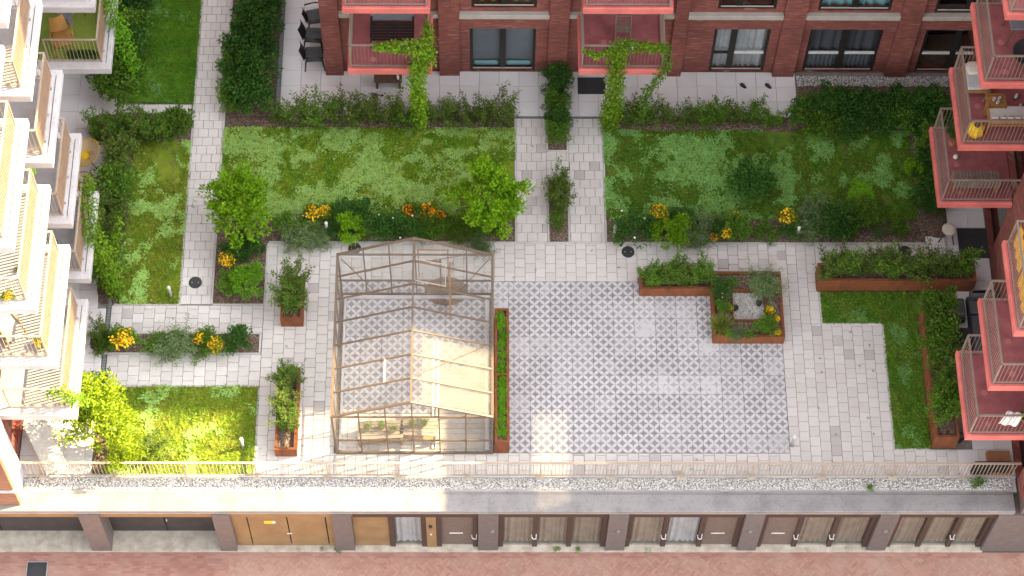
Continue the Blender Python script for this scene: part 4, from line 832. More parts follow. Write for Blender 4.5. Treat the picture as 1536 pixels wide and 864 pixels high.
# ================================================================== PLANTERS
def planter(label, x0, x1, y0, y1, h, parts=1, t=.03, rim=.045):
    rt = thing('planter', label, 'planter', ((x0 + x1) / 2, (y0 + y1) / 2, 0))
    for nm, a in (('side_panel', (x0, x1, y0, y0 + t)), ('side_panel', (x0, x1, y1 - t, y1)), ('end_panel', (x0, x0 + t, y0 + t + .001, y1 - t - .001)), ('end_panel', (x1 - t, x1, y0 + t + .001, y1 - t - .001))):
        MB().box(*a, .004, h).build(nm, 'corten', rt, world=True)
    for a in ((x0 + t, x1 - t, y0 + t + .001, y0 + t + rim), (x0 + t, x1 - t, y1 - t - rim, y1 - t - .001), (x0 + t + .001, x0 + t + rim, y0 + t + rim, y1 - t - rim), (x1 - t - rim, x1 - t - .001, y0 + t + rim, y1 - t - rim)):
        MB().box(*a, h - .012, h - .003).build('rim', 'corten', rt, world=True)
    MB().sheet(lambda u, v: (x0 + t + (x1 - x0 - 2 * t) * u, y0 + t + (y1 - y0 - 2 * t) * v, h - .11 + .02 * math.sin(u * 17) * math.cos(v * 9)), 12, 12).build('soil', 'soil', rt, True, True)
    for k in range(1, parts):
        if x1 - x0 > y1 - y0: xx = x0 + (x1 - x0) * k / parts; MB().box(xx - .02, xx + .02, y0 + t, y1 - t, .1, h - .002).build('divider', 'corten', rt, world=True)
        else: yy = y0 + (y1 - y0) * k / parts; MB().box(x0 + t, x1 - t, yy - .03, yy + .03, .1, h - .002).build('divider', 'corten', rt, world=True)
    return rt
planter('short rusty steel planter standing on the west paving', -6.47, -5.84, -1.48, -.1, .48)
row('planter_shrub', ['hedge_green', 'hedge', 'hedge'], 'shrub in the short rusty planter', '+from its front end', 'shrubs in the short planter', -6.15, -6.15, -1.2, -.2, 5, (.75, .98), z=.38)
planter('long rusty steel planter beside the sunlit lawn', -6.45, -5.85, -5.52, -3.0, .46)
row('planter_shrub', ['hedge_green', 'hedge'], 'shrub in the long planter by the sunlit lawn', '+from the front railing', 'shrubs in the long west planter', -6.17, -6.15, -5.0, -3.1, 7, (.7, .95), z=.36)
planter('narrow rusty planter of succulents against the greenhouse', -.40, .005, -5.40, -1.25, .72, 2)
row('succulent', ['sedum'], 'bright succulent mound in the greenhouse planter', '+from the front railing', 'succulents in the narrow planter', -.20, -.20, -5.2, -1.4, 13, (.72, .92), z=.585, jit=.02, cat='succulent', sz=1.15)
planter('rusty planter on the edge of the patterned patio', 3.77, 5.86, -.47, .10, .45)
row('planter_shrub', ['hedge_green', 'hedge', 'hedge_green'], 'shrub in the patio edge planter', '-from the square planter', 'shrubs in the patio edge planter', 3.9, 5.75, -.16, -.12, 8, (.75, .95), z=.35)
planter('long tall rusty planter beside the black sofa terrace', 8.88, 13.4, -.30, .28, .64)
row('planter_shrub', ['hedge', 'hedge', 'hedge_green'], 'shrub in the long tall planter near the sofa', '-from the brick wall', 'shrubs in the tall planter', 9.05, 13.2, .02, .05, 13, (.8, 1.05), z=.54)
planter('tall rusty planter between the angled lawn and the coral balcony', 11.74, 12.40, -5.24, -1.15, .70)
row('planter_shrub', ['dense_mid', 'hedge_green', 'hedge'], 'shrub in the tall planter by the towel balcony', '+from the front railing', 'shrubs in the east planter', 12.1, 12.1, -4.6, -1.2, 10, (.78, 1.0), z=.6)
# square planter with a pebble court
sq = thing('planter', 'square rusty planter framing a small pebble court on the patio', 'planter', (6.82, -.92, 0)); x0, x1, y0, y1, h = 5.80, 7.83, -2.0, .12, .42
ix0, ix1, iy0, iy1 = 6.38, 7.34, -1.46, -.46; t = .03
for nm, a in (('side_panel', (x0, x1, y0, y0 + t)), ('side_panel', (x0, x1, y1 - t, y1)), ('side_panel', (x0, x0 + t, y0 + t, y1 - t)), ('side_panel', (x1 - t, x1, y0 + t, y1 - t)), ('inner_panel', (ix0, ix1, iy0, iy0 + t)), ('inner_panel', (ix0, ix1, iy1 - t, iy1)), ('inner_panel', (ix0, ix0 + t, iy0 + t, iy1 - t)), ('inner_panel', (ix1 - t, ix1, iy0 + t, iy1 - t))):
    MB().box(*a, .004, h).build(nm, 'corten', sq, world=True)
for a in ((x0 + t, x1 - t, y0 + t, y0 + t + .05), (x0 + t, x1 - t, y1 - t - .05, y1 - t), (x0 + t, x0 + t + .05, y0 + t + .05, y1 - t - .05), (x1 - t - .05, x1 - t, y0 + t + .05, y1 - t - .05)): MB().box(*a, h - .012, h - .003).build('rim', 'corten', sq, world=True)
for a in ((x0 + t, x1 - t, y0 + t, iy0), (x0 + t, x1 - t, iy1, y1 - t), (x0 + t, ix0, iy0 + .001, iy1 - .001), (ix1, x1 - t, iy0 + .001, iy1 - .001)): MB().box(*a, .1, h - .09).build('soil', 'soil', sq, world=True)
MB().box(ix0 + t, ix1 - t, iy0 + t, iy1 - t, .01, .24).build('pebble_base', 'concrete', sq, world=True)
pebbles([(ix0 + .04, ix1 - .04, iy0 + .04, iy1 - .04)], 'pale gravel in the middle of the square rusty planter', (.012, .024), 2600, .24)
for (u, v, k, lab, s_, z) in [(1085, 440, 'rose', 'bushy herb with pale flowers in the square planter', .66, .35), (1084, 460, 'dense_mid', 'green bush in the square planter by the pebbles', .36, .35), (1148, 428, 'grey', 'silvery bush in the corner of the square planter', .82, .35), (1082, 485, 'tussock', 'pale grass tussock in the square planter', .85, .35), (1105, 500, 'grey', 'low silvery herb on the front edge of the square planter', .38, .35), (1122, 500, 'herb', 'low green herb on the front edge of the square planter', .7, .35), (1148, 492, 'dense_mid', 'leafy green bush in the front corner of the square planter', .52, .35), (1095, 497, 'lime_low', 'small lime herb in the square planter', .3, .35), (1100, 420, 'herb', 'small herb by the back rim of the square planter', .6, .35)]:
    plant('planter_shrub', k, lab, *pp(u, v, z + .2), z, s_ * 1.15, cat='plant')
for (u, v, s_, lab) in [(1155, 466, .5, 'yellow flower clump at the pebble court corner'), (1164, 478, .42, 'yellow flower clump beside the leafy corner bush'), (1166, 498, .42, 'yellow flower clump at the planter front corner'), (1097, 460, .28, 'tiny yellow flower clump beside the black lamp')]: plant('flowering_plant', 'gold', lab, *pp(u, v, .5), .33, s_, cat='flowers')
# ================================================================== GREENHOUSE
gh = thing('greenhouse', 'glass greenhouse with bronze frame and pitched roof on the patterned patio', 'greenhouse', (-2.63, -2.9, 0))
GX0, GX1, GXM, GY0, GY1, GE, GR_ = -4.77, -.47, -2.63, -5.42, -.45, 2.38, 3.30
def GB(name, p0, p1, w_=.045, h_=None, m='frame_bronze', par=None): return MB().bar(p0, p1, w_, h_).build(name, m, par or gh, world=True)
ys = [GY0 + (GY1 - GY0) * k / 7 for k in range(8)]
GB('ridge_beam', (GXM, GY0 - .03, GR_), (GXM, GY1 + .03, GR_), .05, .06)
for x in (GX0, GX1):
    GB('eave_beam', (x, GY0 - .03, GE), (x, GY1 + .03, GE), .07, .08); GB('base_beam', (x, GY0, .06), (x, GY1, .06), .06, .1); GB('side_rail', (x, GY0, .87), (x, GY1, .87), .035)
for k, y in enumerate(ys):
    e = .05 if k in (0, 7) else .035
    for x in (GX0, GX1):
        GB('rafter', (x, y, GE + .005), (GXM, y, GR_ + .005), e, e + .015); GB('post', (x, y, .02), (x, y, GE - .03), e)
        GB('gutter_clip', (x + (.03 if x < -3 else -.03), y, GE), (x + (.09 if x < -3 else -.09), y, GE + .03), .03)
for k in range(7):
    ya, yb = ys[k] + .022, ys[k + 1] - .022
    for s_, x in ((1, GX0), (-1, GX1)):
        xi = x + s_ * .03; zz = lambda q_: GE + (GR_ - GE) * (q_ - x) / (GXM - x) + .012
        x2 = GXM - s_ * .02
        MB().add([(xi, ya, zz(xi)), (x2, ya, zz(x2)), (x2, yb, zz(x2)), (xi, yb, zz(xi))], [(0, 1, 2, 3)]).build('roof_pane', 'greenhouse_glass', gh, world=True)
        MB().add([(x, ya, .12), (x, yb, .12), (x, yb, .84), (x, ya, .84)], [(0, 1, 2, 3)]).build('wall_pane', 'greenhouse_glass', gh, world=True)
        MB().add([(x, ya, .9), (x, yb, .9), (x, yb, GE - .05), (x, ya, GE - .05)], [(0, 1, 2, 3)]).build('wall_pane', 'greenhouse_glass', gh, world=True)
def roofz(x): return GE + (GR_ - GE) * (1 - abs(x - GXM) / (GX1 - GXM if x > GXM else GXM - GX0))
mx = [GX0 + (GX1 - GX0) * k / 6 for k in range(7)]
for y, front in ((GY0, True), (GY1, False)):
    GB('sill', (GX0, y, .05), (GX1, y, .05), .06, .09)
    for a, c in ((mx[0], mx[6]),):
        for z in (.87, GE): GB('cross_rail', (a + .03, y, z), (c - .03, y, z), .04, .05)
    for k in range(1, 6):
        if not front and k in (4,): continue
        GB('mullion', (mx[k], y, .1), (mx[k], y, roofz(mx[k]) - .02), .035, .05)
    for k in range(6):
        a, c = mx[k] + .02, mx[k + 1] - .02
        if not front and k in (3,): continue
        for z0, z1 in ((.1, .845), (.895, GE - .025)): MB().add([(a, y, z0), (c, y, z0), (c, y, z1), (a, y, z1)], [(0, 1, 2, 3)]).build('gable_pane', 'greenhouse_glass', gh, world=True)
        MB().add([(a, y, GE + .025), (c, y, GE + .025), (c, y, roofz(c) - .03), (a, y, roofz(a) - .03)], [(0, 1, 2, 3)]).build('gable_pane', 'greenhouse_glass', gh, world=True)
for a, c in (((GX0 + .1, -.5, 2.2), (GX0 + 1.0, -.5, .2)), ((GX1 - .1, -.5, 2.2), (GX1 - 1.0, -.5, .2)), ((GX1 - .1, ys[3], GE + .08), (GXM + .1, ys[1] + .1, GR_ - .06)), ((GXM + .1, ys[6], GR_ - .1), (GXM + 1.5, ys[7] - .1, GE + .2))): GB('brace', a, c, .018)
MB().box(-3.38, -3.32, ys[1], ys[2], 2.96, 3.02).build('vent_bar', 'rail_sand', gh, world=True)
# white inner upstand at the wall foot
for a in ((GX0 + .05, GX1 - .05, GY1 - .14, GY1 - .06), (GX0 + .06, GX0 + .13, GY0 + .06, GY1 - .15), (GX1 - .2, GX1 - .08, GY0 + .06, GY1 - .15)): MB().cbox(*a, .005, .12, .01).build('inner_kerb', 'white_concrete', gh, world=True)
# translucent cream sheet under the right roof slope
def cl(u, v):
    x = GXM + .28 + (GX1 - .1 - GXM - .28) * u; y = GY0 + .1 + (ys[3] - .1 - GY0 - .1) * v
    return (x, y, roofz(x) - .07 - .035 * abs(math.sin(v * 9.4)) * (1 - .4 * u) + .004 * math.sin(u * 40 + v * 20))
MB().sheet(cl, 24, 30).build('cream_sheet', 'cream_sheet', gh, True, True)
for x in (-2.05, -1.92): MB().box(x - .035, x + .035, GY0 + .12, ys[3], 2.62, 2.64).build('sheet_batten', 'white_metal', gh, world=True)
for k in range(16):
    ya = GY0 + .12 + k * .155
    MB().cbox(-1.98, GX1 - .21, ya, ya + .148, .004, .045, .006).build('floor_plank', 'deck_board', gh, world=True)
for x in (-2.12, -2.02): MB().cbox(x - .025, x + .03, GY0 + .12, GY0 + 2.6, .004, .07, .008).build('floor_edging', 'white_concrete', gh, world=True)
# open door leaf at the back gable
dr = MB().box(-1.68, -1.64, -1.25, -.5, .1, 2.05).build('door', 'wood', gh, world=True)
MB().bar((-1.92, -.5, .1), (-1.92, -.5, 2.2), .05).build('door_post', 'frame_bronze', gh, world=True); MB().bar((-2.6, -.5, 2.08), (-1.9, -.5, 2.08), .05).build('door_head', 'frame_bronze', gh, world=True)
MB().tube([(-1.7, -1.12, 1.0), (-1.76, -1.12, 1.0), (-1.76, -1.0, 1.0)], .012, 5).build('handle', 'white_metal', dr, world=True)
# opened roof vent
vt = MB().add([(-2.55, ys[5] - .0, 3.50), (-1.75, ys[5] - .0, 3.16), (-1.75, ys[6] - .05, 3.16), (-2.55, ys[6] - .05, 3.50)], [(0, 1, 2, 3)]).build('roof_vent', 'greenhouse_glass', gh, world=True)
for a, c in (((-2.57, ys[5] - .0, 3.50), (-1.73, ys[5] - .0, 3.16)), ((-1.75, ys[5] - .0, 3.16), (-1.75, ys[6] - .05, 3.16)), ((-2.57, ys[6] - .05, 3.50), (-1.73, ys[6] - .05, 3.16))): GB('vent_frame', a, c, .022, None, 'rail_sand', vt)
# things inside
mt = MB().lathe([(.62, 0), (.62, .015), (.58, .02)], (0, 0, 0), 28, 1, .75).build('doormat', 'mat_brown'); mt.location = (-1.78, -.33, .006); tag(mt, 'round brown mat on the floor at the greenhouse back door', 'mat')
cn = thing('canvas_sheet', 'white canvas sheet hung just outside the greenhouse door', 'canvas', (-2.15, .1, 0))
MB().sheet(lambda u, v: (-.4 + .8 * u, .05 * math.sin(u * 7) + .05 * v, .25 + 1.3 * v), 16, 8).build('sheet', 'white_cloth', cn, True); MB().bar((-.45, .06, 1.56), (.45, .06, 1.56), .03).build('rod', 'wood', cn)
for s_ in (-.42, .42): MB().bar((s_, .06, 0), (s_, .06, 1.55), .03).build('pole', 'wood', cn)
def pallet_bench(x, y, rz, lab, w_=1.25, d_=.55, h_=.55):
    t_ = thing('potting_bench', lab, 'bench', (x, y, 0), rz)
    for k in range(5): MB().box(-w_ / 2, w_ / 2, -d_ / 2 + k * d_ / 5 + .008, -d_ / 2 + (k + 1) * d_ / 5 - .008, h_ - .03, h_).build('plank', 'curtain', t_)
    for k in range(3): MB().box(-w_ / 2, w_ / 2, -d_ / 2 + k * d_ / 3 + .015, -d_ / 2 + (k + 1) * d_ / 3 - .015, .16, .185).build('lower_plank', 'wood', t_)
    for a in (-1, 1):
        for c in (-1, 1): MB().box(a * (w_ / 2 - .05) - .03, a * (w_ / 2 - .05) + .03, c * (d_ / 2 - .04) - .03, c * (d_ / 2 - .04) + .03, 0, h_ - .03).build('leg', 'wood', t_)
    return t_
pallet_bench(-3.55, -4.95, .05, 'wooden plank potting bench inside the sunlit greenhouse front'); pallet_bench(-2.5, -4.85, -.06, 'wooden plank potting bench under the greenhouse ridge', 1.0)
for i, (x, y, z) in enumerate([(-3.9, -4.95, .55), (-3.5, -4.9, .55), (-3.2, -5.0, .55), (-2.7, -4.85, .55), (-2.35, -4.8, .55)]):
    t_ = thing('flower_pot', f'potted seedling on the greenhouse benches, {ORD[i]} from the hedge side planters', 'plant pot', (x, y, z), 0, 'pots on the greenhouse benches'); MB().lathe([(.06, 0), (.085, .14), (.09, .15), (.075, .15), (.07, .12)], (0, 0, 0), 12).build('pot', 'terracotta', t_)
    for n_, me in KIND['herb'][i % 4][:1]: c = link('foliage', me, t_, (0, 0, .12)); c.scale = (.6,) * 3
# ================================================================== VINES
def vine(label, pts, w_, n, L=.085, W=.06, seed=1, mat='leaf_vine', droop=.5):
    rng = np.random.default_rng(seed); pts = np.array(pts, float); seg = np.linalg.norm(np.diff(pts, axis=0), axis=1); cum = np.r_[0, np.cumsum(seg)]
    t = rng.uniform(0, cum[-1], n); i = np.minimum(np.searchsorted(cum, t) - 1, len(seg) - 1).clip(0); f = ((t - cum[i]) / seg[i])[:, None]; wv = np.asarray(w_, float) * np.ones(len(pts))
    P = pts[i] * (1 - f) + pts[i + 1] * f; ww = (wv[i] * (1 - f[:, 0]) + wv[i + 1] * f[:, 0])[:, None]; P = P + unit(rng.normal(size=(n, 3))) * ww * rng.uniform(.15, 1, (n, 1)) ** .7
    D = rng.normal(size=(n, 3)); D[:, 2] -= droop; V = leaves(P, D, L * rng.uniform(.6, 1.3, n), W * rng.uniform(.7, 1.2, n), rng, .15)
    o = thing('climbing_vine', label, 'vine', tuple(pts[-1])); V = V - pts[-1]
    link('foliage', fast_mesh('foliage', V, quads(V), mat), o); MB().tube([tuple(p - pts[-1]) for p in pts], .012, 5).build('stem', 'stem', o)
vine('climbing vine trailing from the balcony with the dark bench down to the hedge', [(-3.8, 5.2, 4.3), (-3.0, 5.15, 4.35), (-2.4, 5.1, 4.4), (-2.6, 5.0, 3.4), (-2.65, 4.98, 2.2), (-2.62, 5.15, 1.0), (-2.6, 5.3, .1)], [.12, .24, .36, .34, .32, .3, .28], 3600, seed=3)
vine('leafy vine at the balcony corner above the dark bench', [(-2.3, 5.9, 4.4), (-2.3, 5.2, 4.45), (-2.35, 5.1, 3.6)], [.16, .3, .3], 700, seed=4)
vine('climbing vine over the railing of the balcony with slatted chairs', [(4.45, 5.2, 4.3), (3.6, 5.2, 4.35), (3.1, 5.15, 4.4), (3.05, 5.05, 3.2), (3.1, 5.0, 2.0), (3.0, 5.2, .1)], [.18, .2, .32, .34, .36, .34], 3400, seed=5)
vine('thin vine garland on the railing of the slatted chair balcony', [(2.1, 5.2, 4.15), (2.5, 5.18, 3.9), (2.9, 5.18, 4.2)], [.1, .12, .1], 260, seed=6)
vine('vine climbing the corner post of the slatted chair balcony', [(4.45, 5.2, 4.3), (4.5, 5.1, 3.5), (4.0, 5.1, 2.0), (3.9, 5.3, .1)], [.2, .2, .22, .25], 800, seed=7, mat='leaf_mid')
vine('bright vine covering the lowest balcony above the yellow chair', [(-11.5, .85, 4.35), (-11.45, 0, 4.2), (-11.4, -.5, 3.6), (-11.2, -.6, 2.0), (-11.2, -.5, .1)], [.22, .36, .4, .36, .3], 2600, seed=8)
vine('bright vine beside the white balconies at the narrow lawn', [(-11.1, 1.2, 1.6), (-11.1, .4, 1.4), (-11.2, -.3, 1.0), (-11.3, -.5, .1)], [.15, .22, .28, .25], 800, seed=9)
vine('vine spilling over the turf balcony into the tall hedge', [(-11.6, 7.6, 4.6), (-11.5, 7.0, 4.3), (-11.3, 6.6, 3.4), (-11.2, 6.6, 1.8), (-11.3, 6.7, .1)], [.25, .35, .4, .35, .3], 1900, seed=10, mat='leaf_bright')
vine('sunlit vine on the corner balcony railing', [(-12.0, -5.6, 4.2), (-11.6, -5.6, 4.3), (-11.45, -5.5, 3.6), (-11.2, -4.8, 2.0), (-11.2, -4.6, .1)], [.15, .22, .22, .25, .2], 900, seed=12)
# ================================================================== SMALL THINGS IN THE GARDEN
for (u, v, lab) in [(365, 672, 'slim grey path light on the sunlit corner lawn'), (257, 446, 'slim grey path light on the narrow lawn'), (491, 350, 'slim grey path light behind the greenhouse'), (1195, 357, 'slim grey path light beside the yellow flowers by the planters'), (921, 355, 'slim grey path light at the middle path'), (1188, 668, 'slim grey path light at the patio corner')]:
    x, y = pp(u, v, 0); t_ = thing('path_light', lab, 'light post', (x, y, 0)); MB().tube([(0, 0, 0), (0, 0, .52)], .043, 12).build('post', 'post_metal', t_, True)
    MB().lathe([(.043, 0), (.043, .05), (.048, .055), (.048, .1), (.03, .11)], (0, 0, .52), 12).build('lamp_head', 'white_metal', t_); MB().lathe([(.06, 0), (.06, .012)], (0, 0, 0), 12).build('base_plate', 'grey_metal', t_)
def manhole(lab, x, y, r=.19):
    t_ = thing('manhole_cover', lab, 'manhole', (x, y, .004)); MB().lathe([(r, 0), (r, .006), (r - .02, .008), (r - .025, .004)], (0, 0, 0), 32).build('rim', 'iron', t_); MB().lathe([(r - .028, 0), (r - .028, .007)], (0, 0, 0), 32).build('lid', 'iron', t_)
    for k in range(2): MB().lathe([(.012, 0), (.012, .003)], (.09 * (1 - 2 * k), 0, .0075), 8).build('lifting_hole', 'white_metal', t_)
manhole('round black drain cover on the long path', *pp(293, 424, 0)); manhole('round black drain cover by the lime mound', *pp(942, 378, 0)); manhole('round black drain cover behind the greenhouse', *pp(532, 373, 0)); manhole('round black drain cover behind the tall planter', *pp(1357, 377, 0))
t_ = thing('manhole_cover', 'square iron manhole cover set in the street bricks', 'manhole', (-13.3, -7.82, -2.796)); MB().box(-.3, .3, -.3, .3, 0, .008).build('frame', 'grate', t_); MB().box(-.27, .27, -.27, .27, .008, .014).build('lid', 'iron', t_); MB().lathe([(.2, 0), (.2, .003)], (0, 0, .0142), 24).build('ring', 'rattan_black', t_)
def drain(lab, x0, x1, y0, y1):
    t_ = thing('drain_channel', lab, 'drain', ((x0 + x1) / 2, (y0 + y1) / 2, 0)); MB().box(x0, x1, y0, y1, -.04, -.012).build('channel', 'iron', t_, world=True); n = int(max(x1 - x0, y1 - y0) / .05); g = MB()
    for k in range(n):
        if x1 - x0 > y1 - y0: a = x0 + (x1 - x0) * k / n; g.box(a, a + .03, y0, y1, -.01, .004)
        else: a = y0 + (y1 - y0) * k / n; g.box(x0, x1, a, a + .03, -.01, .004)
    o = g.build('grating_bars', 'grate', t_, world=True); o['kind'] = 'stuff'
drain('steel drain grating beside the dense dark hedge', -6.97, -6.87, 5.7, 12.3); drain('steel drain grating at the terrace end of the middle path', .26, 2.83, 5.585, 5.655); drain('steel drain grating below the lowest white balcony', -11.46, -11.37, -3.4, -.4); drain('steel drain grating beside the stool terrace', 12.75, 12.85, 1.1, 2.6)
# spot lamps in the pebble court
for (u, v, lab) in [(1103, 463, 'black spot lamp in the pebble court by the tussock'), (1138, 456, 'black spot lamp in the pebble court under the silvery bush')]:
    x, y = pp(u, v, .3); t_ = thing('spot_lamp', lab, 'lamp', (x, y, .2)); MB().lathe([(.04, 0), (.075, .1), (.085, .2), (.07, .2), (.05, .12)], (0, 0, 0), 14).build('shade', 'black_plastic', t_, True); MB().lathe([(.09, 0), (.09, .02)], (0, 0, 0), 14).build('foot', 'black_plastic', t_)
# weeds at the wall foot
for i, u in enumerate((448, 483, 505, 512, 788, 835, 866, 968, 975, 1210, 1270)):
    p = px(u, 826, -2.8); plant('weed', 'herb', 'small weed growing at the foot of the street wall', p.x, p.y, -2.79, random.uniform(.25, .5), 'weeds at the wall foot', cat='weed')
p = px(1475, 726, 0); plant('weed', 'herb', 'green weed growing in the pebble strip near the coral balcony', 12.9, -6.35, 0, .8, cat='weed'); plant('weed', 'herb', 'thin weed between coping and pebbles', 9.9, -6.45, 0, .5, cat='weed')
# weeds and moss in the paving joints
n = 150; Pw = np.c_[RNG.uniform(-9.3, 10.5, n), RNG.uniform(-6.0, 5.5, n)]
ok = np.array([any(a < x < c and d < y < e for a, c, d, e in ((-9.4, -8.53, -.7, 9), (-11.3, -7, -1.6, -.8), (-11.3, -7, -3.3, -2.4), (-7, -4.9, -6, 1.2), (-4.8, 3.7, .05, 1.2), (.26, 1.1, 1.3, 5.5), (1.85, 2.8, 1.3, 5.5), (7.9, 10.6, -6, -1.4), (-4.8, 7.8, -6.05, -5.45))) for x, y in Pw]); Pw = Pw[ok]
k5 = np.repeat(np.arange(len(Pw)), 14); Pn = np.c_[Pw[k5] + RNG.normal(size=(len(k5), 2)) * .022, np.full(len(k5), .002)]; Vw = leaves(Pn, RNG.normal(size=(len(k5), 3)) * .8 + np.array([0, 0, .4]), .03, .016, RNG)
tag(link('joint_weeds', fast_mesh('joint_weeds', Vw, quads(Vw), 'leaf_dark')), 'tiny weeds and moss growing in the paving joints', 'weeds', kind='stuff')
# ---- chairs, tables, sofas
def armchair(lab, x, y, rz, m='black_plastic', z=0, s_=1.0, group=None):
    t_ = thing('garden_chair', lab, 'chair', (x, y, z), rz, group, s_); MB().cushion(-.24, .24, -.24, .24, .40, .44, .05).build('seat', m, t_, True)
    MB().sheet(lambda u, v: ((-.23 + .46 * u) * (1 - .18 * v), .22 + .12 * v - .05 * math.sin(math.pi * u) + .05, .44 + .45 * v), 8, 6).build('backrest', m, t_, True)
    for a in (-1, 1):
        MB().tube([(a * .27, .26, .64), (a * .29, .02, .66), (a * .27, -.22, .64), (a * .26, -.24, .4)], .022, 6).build('armrest', m, t_, True)
        for c in (-1, 1): MB().tube([(a * .22, c * .22, .41), (a * .27, c * .27, 0)], [.024, .016], 6).build('leg', m, t_, True)
    return t_
for k, (x, y) in enumerate([(-5.85, 7.55), (-5.88, 8.25), (-5.85, 8.95)]): armchair(['black plastic armchair nearest the hedge against the brick corner', 'black plastic armchair in the middle against the brick wall', 'black plastic armchair farthest along the brick side wall'][k], x, y, math.pi / 2 + (.05, -.1, .2)[k], s_=1.12)
def sofa_block(name, lab, x0, x1, y0, y1, back=None, h=.42):
    t_ = thing(name, lab, 'sofa', ((x0 + x1) / 2, (y0 + y1) / 2, 0)); MB().cbox(x0, x1, y0, y1, .04, h - .12, .02).build('base', 'rattan_black', t_, world=True)
    n = max(1, round((x1 - x0) / .75)); m_ = max(1, round((y1 - y0) / .75))
    for i in range(n):
        for k in range(m_): MB().cushion(x0 + (x1 - x0) * i / n + .02, x0 + (x1 - x0) * (i + 1) / n - .02, y0 + (y1 - y0) * k / m_ + .02, y0 + (y1 - y0) * (k + 1) / m_ - .02, h - .119, h + .03, .05).build('seat_cushion', 'sofa_grey', t_, True, True)
    if back == 'N': MB().cushion(x0, x1, y1 - .22, y1, h + .02, h + .36, .05).build('back_cushion', 'sofa_grey', t_, True, True)
    if back == 'E': MB().cushion(x1 - .2, x1, y0, y1, h + .02, h + .34, .05).build('back_cushion', 'sofa_grey', t_, True, True)
    return t_
sofa_block('garden_sofa', 'charcoal corner sofa under the coral balcony', 13.15, 13.95, -2.55, -.62, 'N'); sofa_block('footstool', 'charcoal square footstool beside the corner sofa', 12.35, 13.05, -1.35, -.72)
t_ = thing('side_table', 'low dark square table by the charcoal sofa', 'table', (12.85, -2.0, 0)); MB().cbox(-.28, .28, -.35, .35, .30, .34, .01).build('top', 'rattan_black', t_)
for a in (-1, 1):
    for c in (-1, 1): MB().box(a * .22 - .02, a * .22 + .02, c * .3 - .02, c * .3 + .02, 0, .30).build('leg', 'rattan_black', t_)
x, y = pp(1424, 344, .45); t_ = thing('round_stool', 'round white topped stool with splayed wooden legs on the terrace', 'stool', (x, y, 0)); MB().lathe([(.2, 0), (.215, .02), (.2, .05), (.1, .06)], (0, 0, .42), 20).build('seat', 'cream_cloth', t_, True)
for k in range(4): a = .6 + k * math.pi / 2; MB().tube([(.12 * math.cos(a), .12 * math.sin(a), .43), (.32 * math.cos(a), .32 * math.sin(a), 0)], .018, 6).build('leg', 'wood_dark', t_)
o = MB().cbox(-.45, .45, -.5, .5, 0, .02, .008).build('doormat', 'rattan_black'); o.location = (13.6, 1.3, .003); tag(o, 'black rectangular mat on the stool terrace', 'mat')
t_ = thing('bench', 'dark wooden bench under the balcony with shoes beside it', 'bench', (-3.6, 6.75, 0)); MB().cbox(-.42, .42, -.17, .17, .38, .43, .01).build('seat', 'wood_dark', t_)
for a in (-.34, .34): MB().box(a - .03, a + .03, -.13, .13, 0, .38).build('leg', 'wood_dark', t_)
def shoe(lab, x, y, rz, m, z=0.0, group=None):
    t_ = thing('shoe', lab, 'shoe', (x, y, z), rz, group); MB().lathe([(.045, 0), (.05, .02), (.048, .03)], (0, 0, 0), 12, 1, 2.6).build('sole', 'black_plastic', t_); MB().lathe([(.046, 0), (.044, .05), (.03, .08)], (0, .02, .031), 12, 1, 2.0).build('upper', m, t_, True)
shoe('white shoe on the dark wooden bench', -3.3, 6.7, .2, 'white_cloth', .43); shoe('black shoe beside the dark wooden bench', -4.0, 6.35, .9, 'black_plastic'); shoe('white shoe standing beside the dark wooden bench', -3.85, 6.4, 1.2, 'white_cloth')
shoe('black shoe on the terrace below the curtained window', 7.15, 6.75, .9, 'black_plastic'); shoe('larger black clog near the terrace thicket', *pp(1152, 130, 0), .9, 'black_plastic')
o = MB().box(-.42, .42, -.3, .3, 0, .012).build('floor_grate', 'rattan_black'); o.location = (2.55, 6.75, .003); tag(o, 'black metal grate on the terrace under the slatted chair balcony', 'grate')
x, y = pp(1440, 657, .15); t_ = thing('plant_pot', 'small black pot beside the tall east planter', 'plant pot', (x, y, 0)); MB().lathe([(.09, 0), (.12, .26), (.13, .27), (.11, .27), (.1, .2)], (0, 0, 0), 14).build('pot', 'black_plastic', t_); MB().lathe([(.104, 0), (.104, .005)], (0, 0, .22), 14).build('soil', 'soil', t_)
o = MB().box(-.32, .32, -.35, .35, 0, .18).build('storage_crate', 'terracotta'); o.location = (13.55, -5.75, .003); tag(o, 'flat brown crate at the corner under the towel balcony', 'crate')
t_ = thing('air_unit', 'dark slatted ventilation box behind the railing end', 'vent', (13.25, -6.0, 0)); MB().box(-.5, .5, -.05, .05, .02, .7).build('body', 'interior', t_)
for k in range(7): MB().box(-.47, .47, -.062, -.052, .08 + k * .085, .12 + k * .085).build('slat', 'black_plastic', t_)
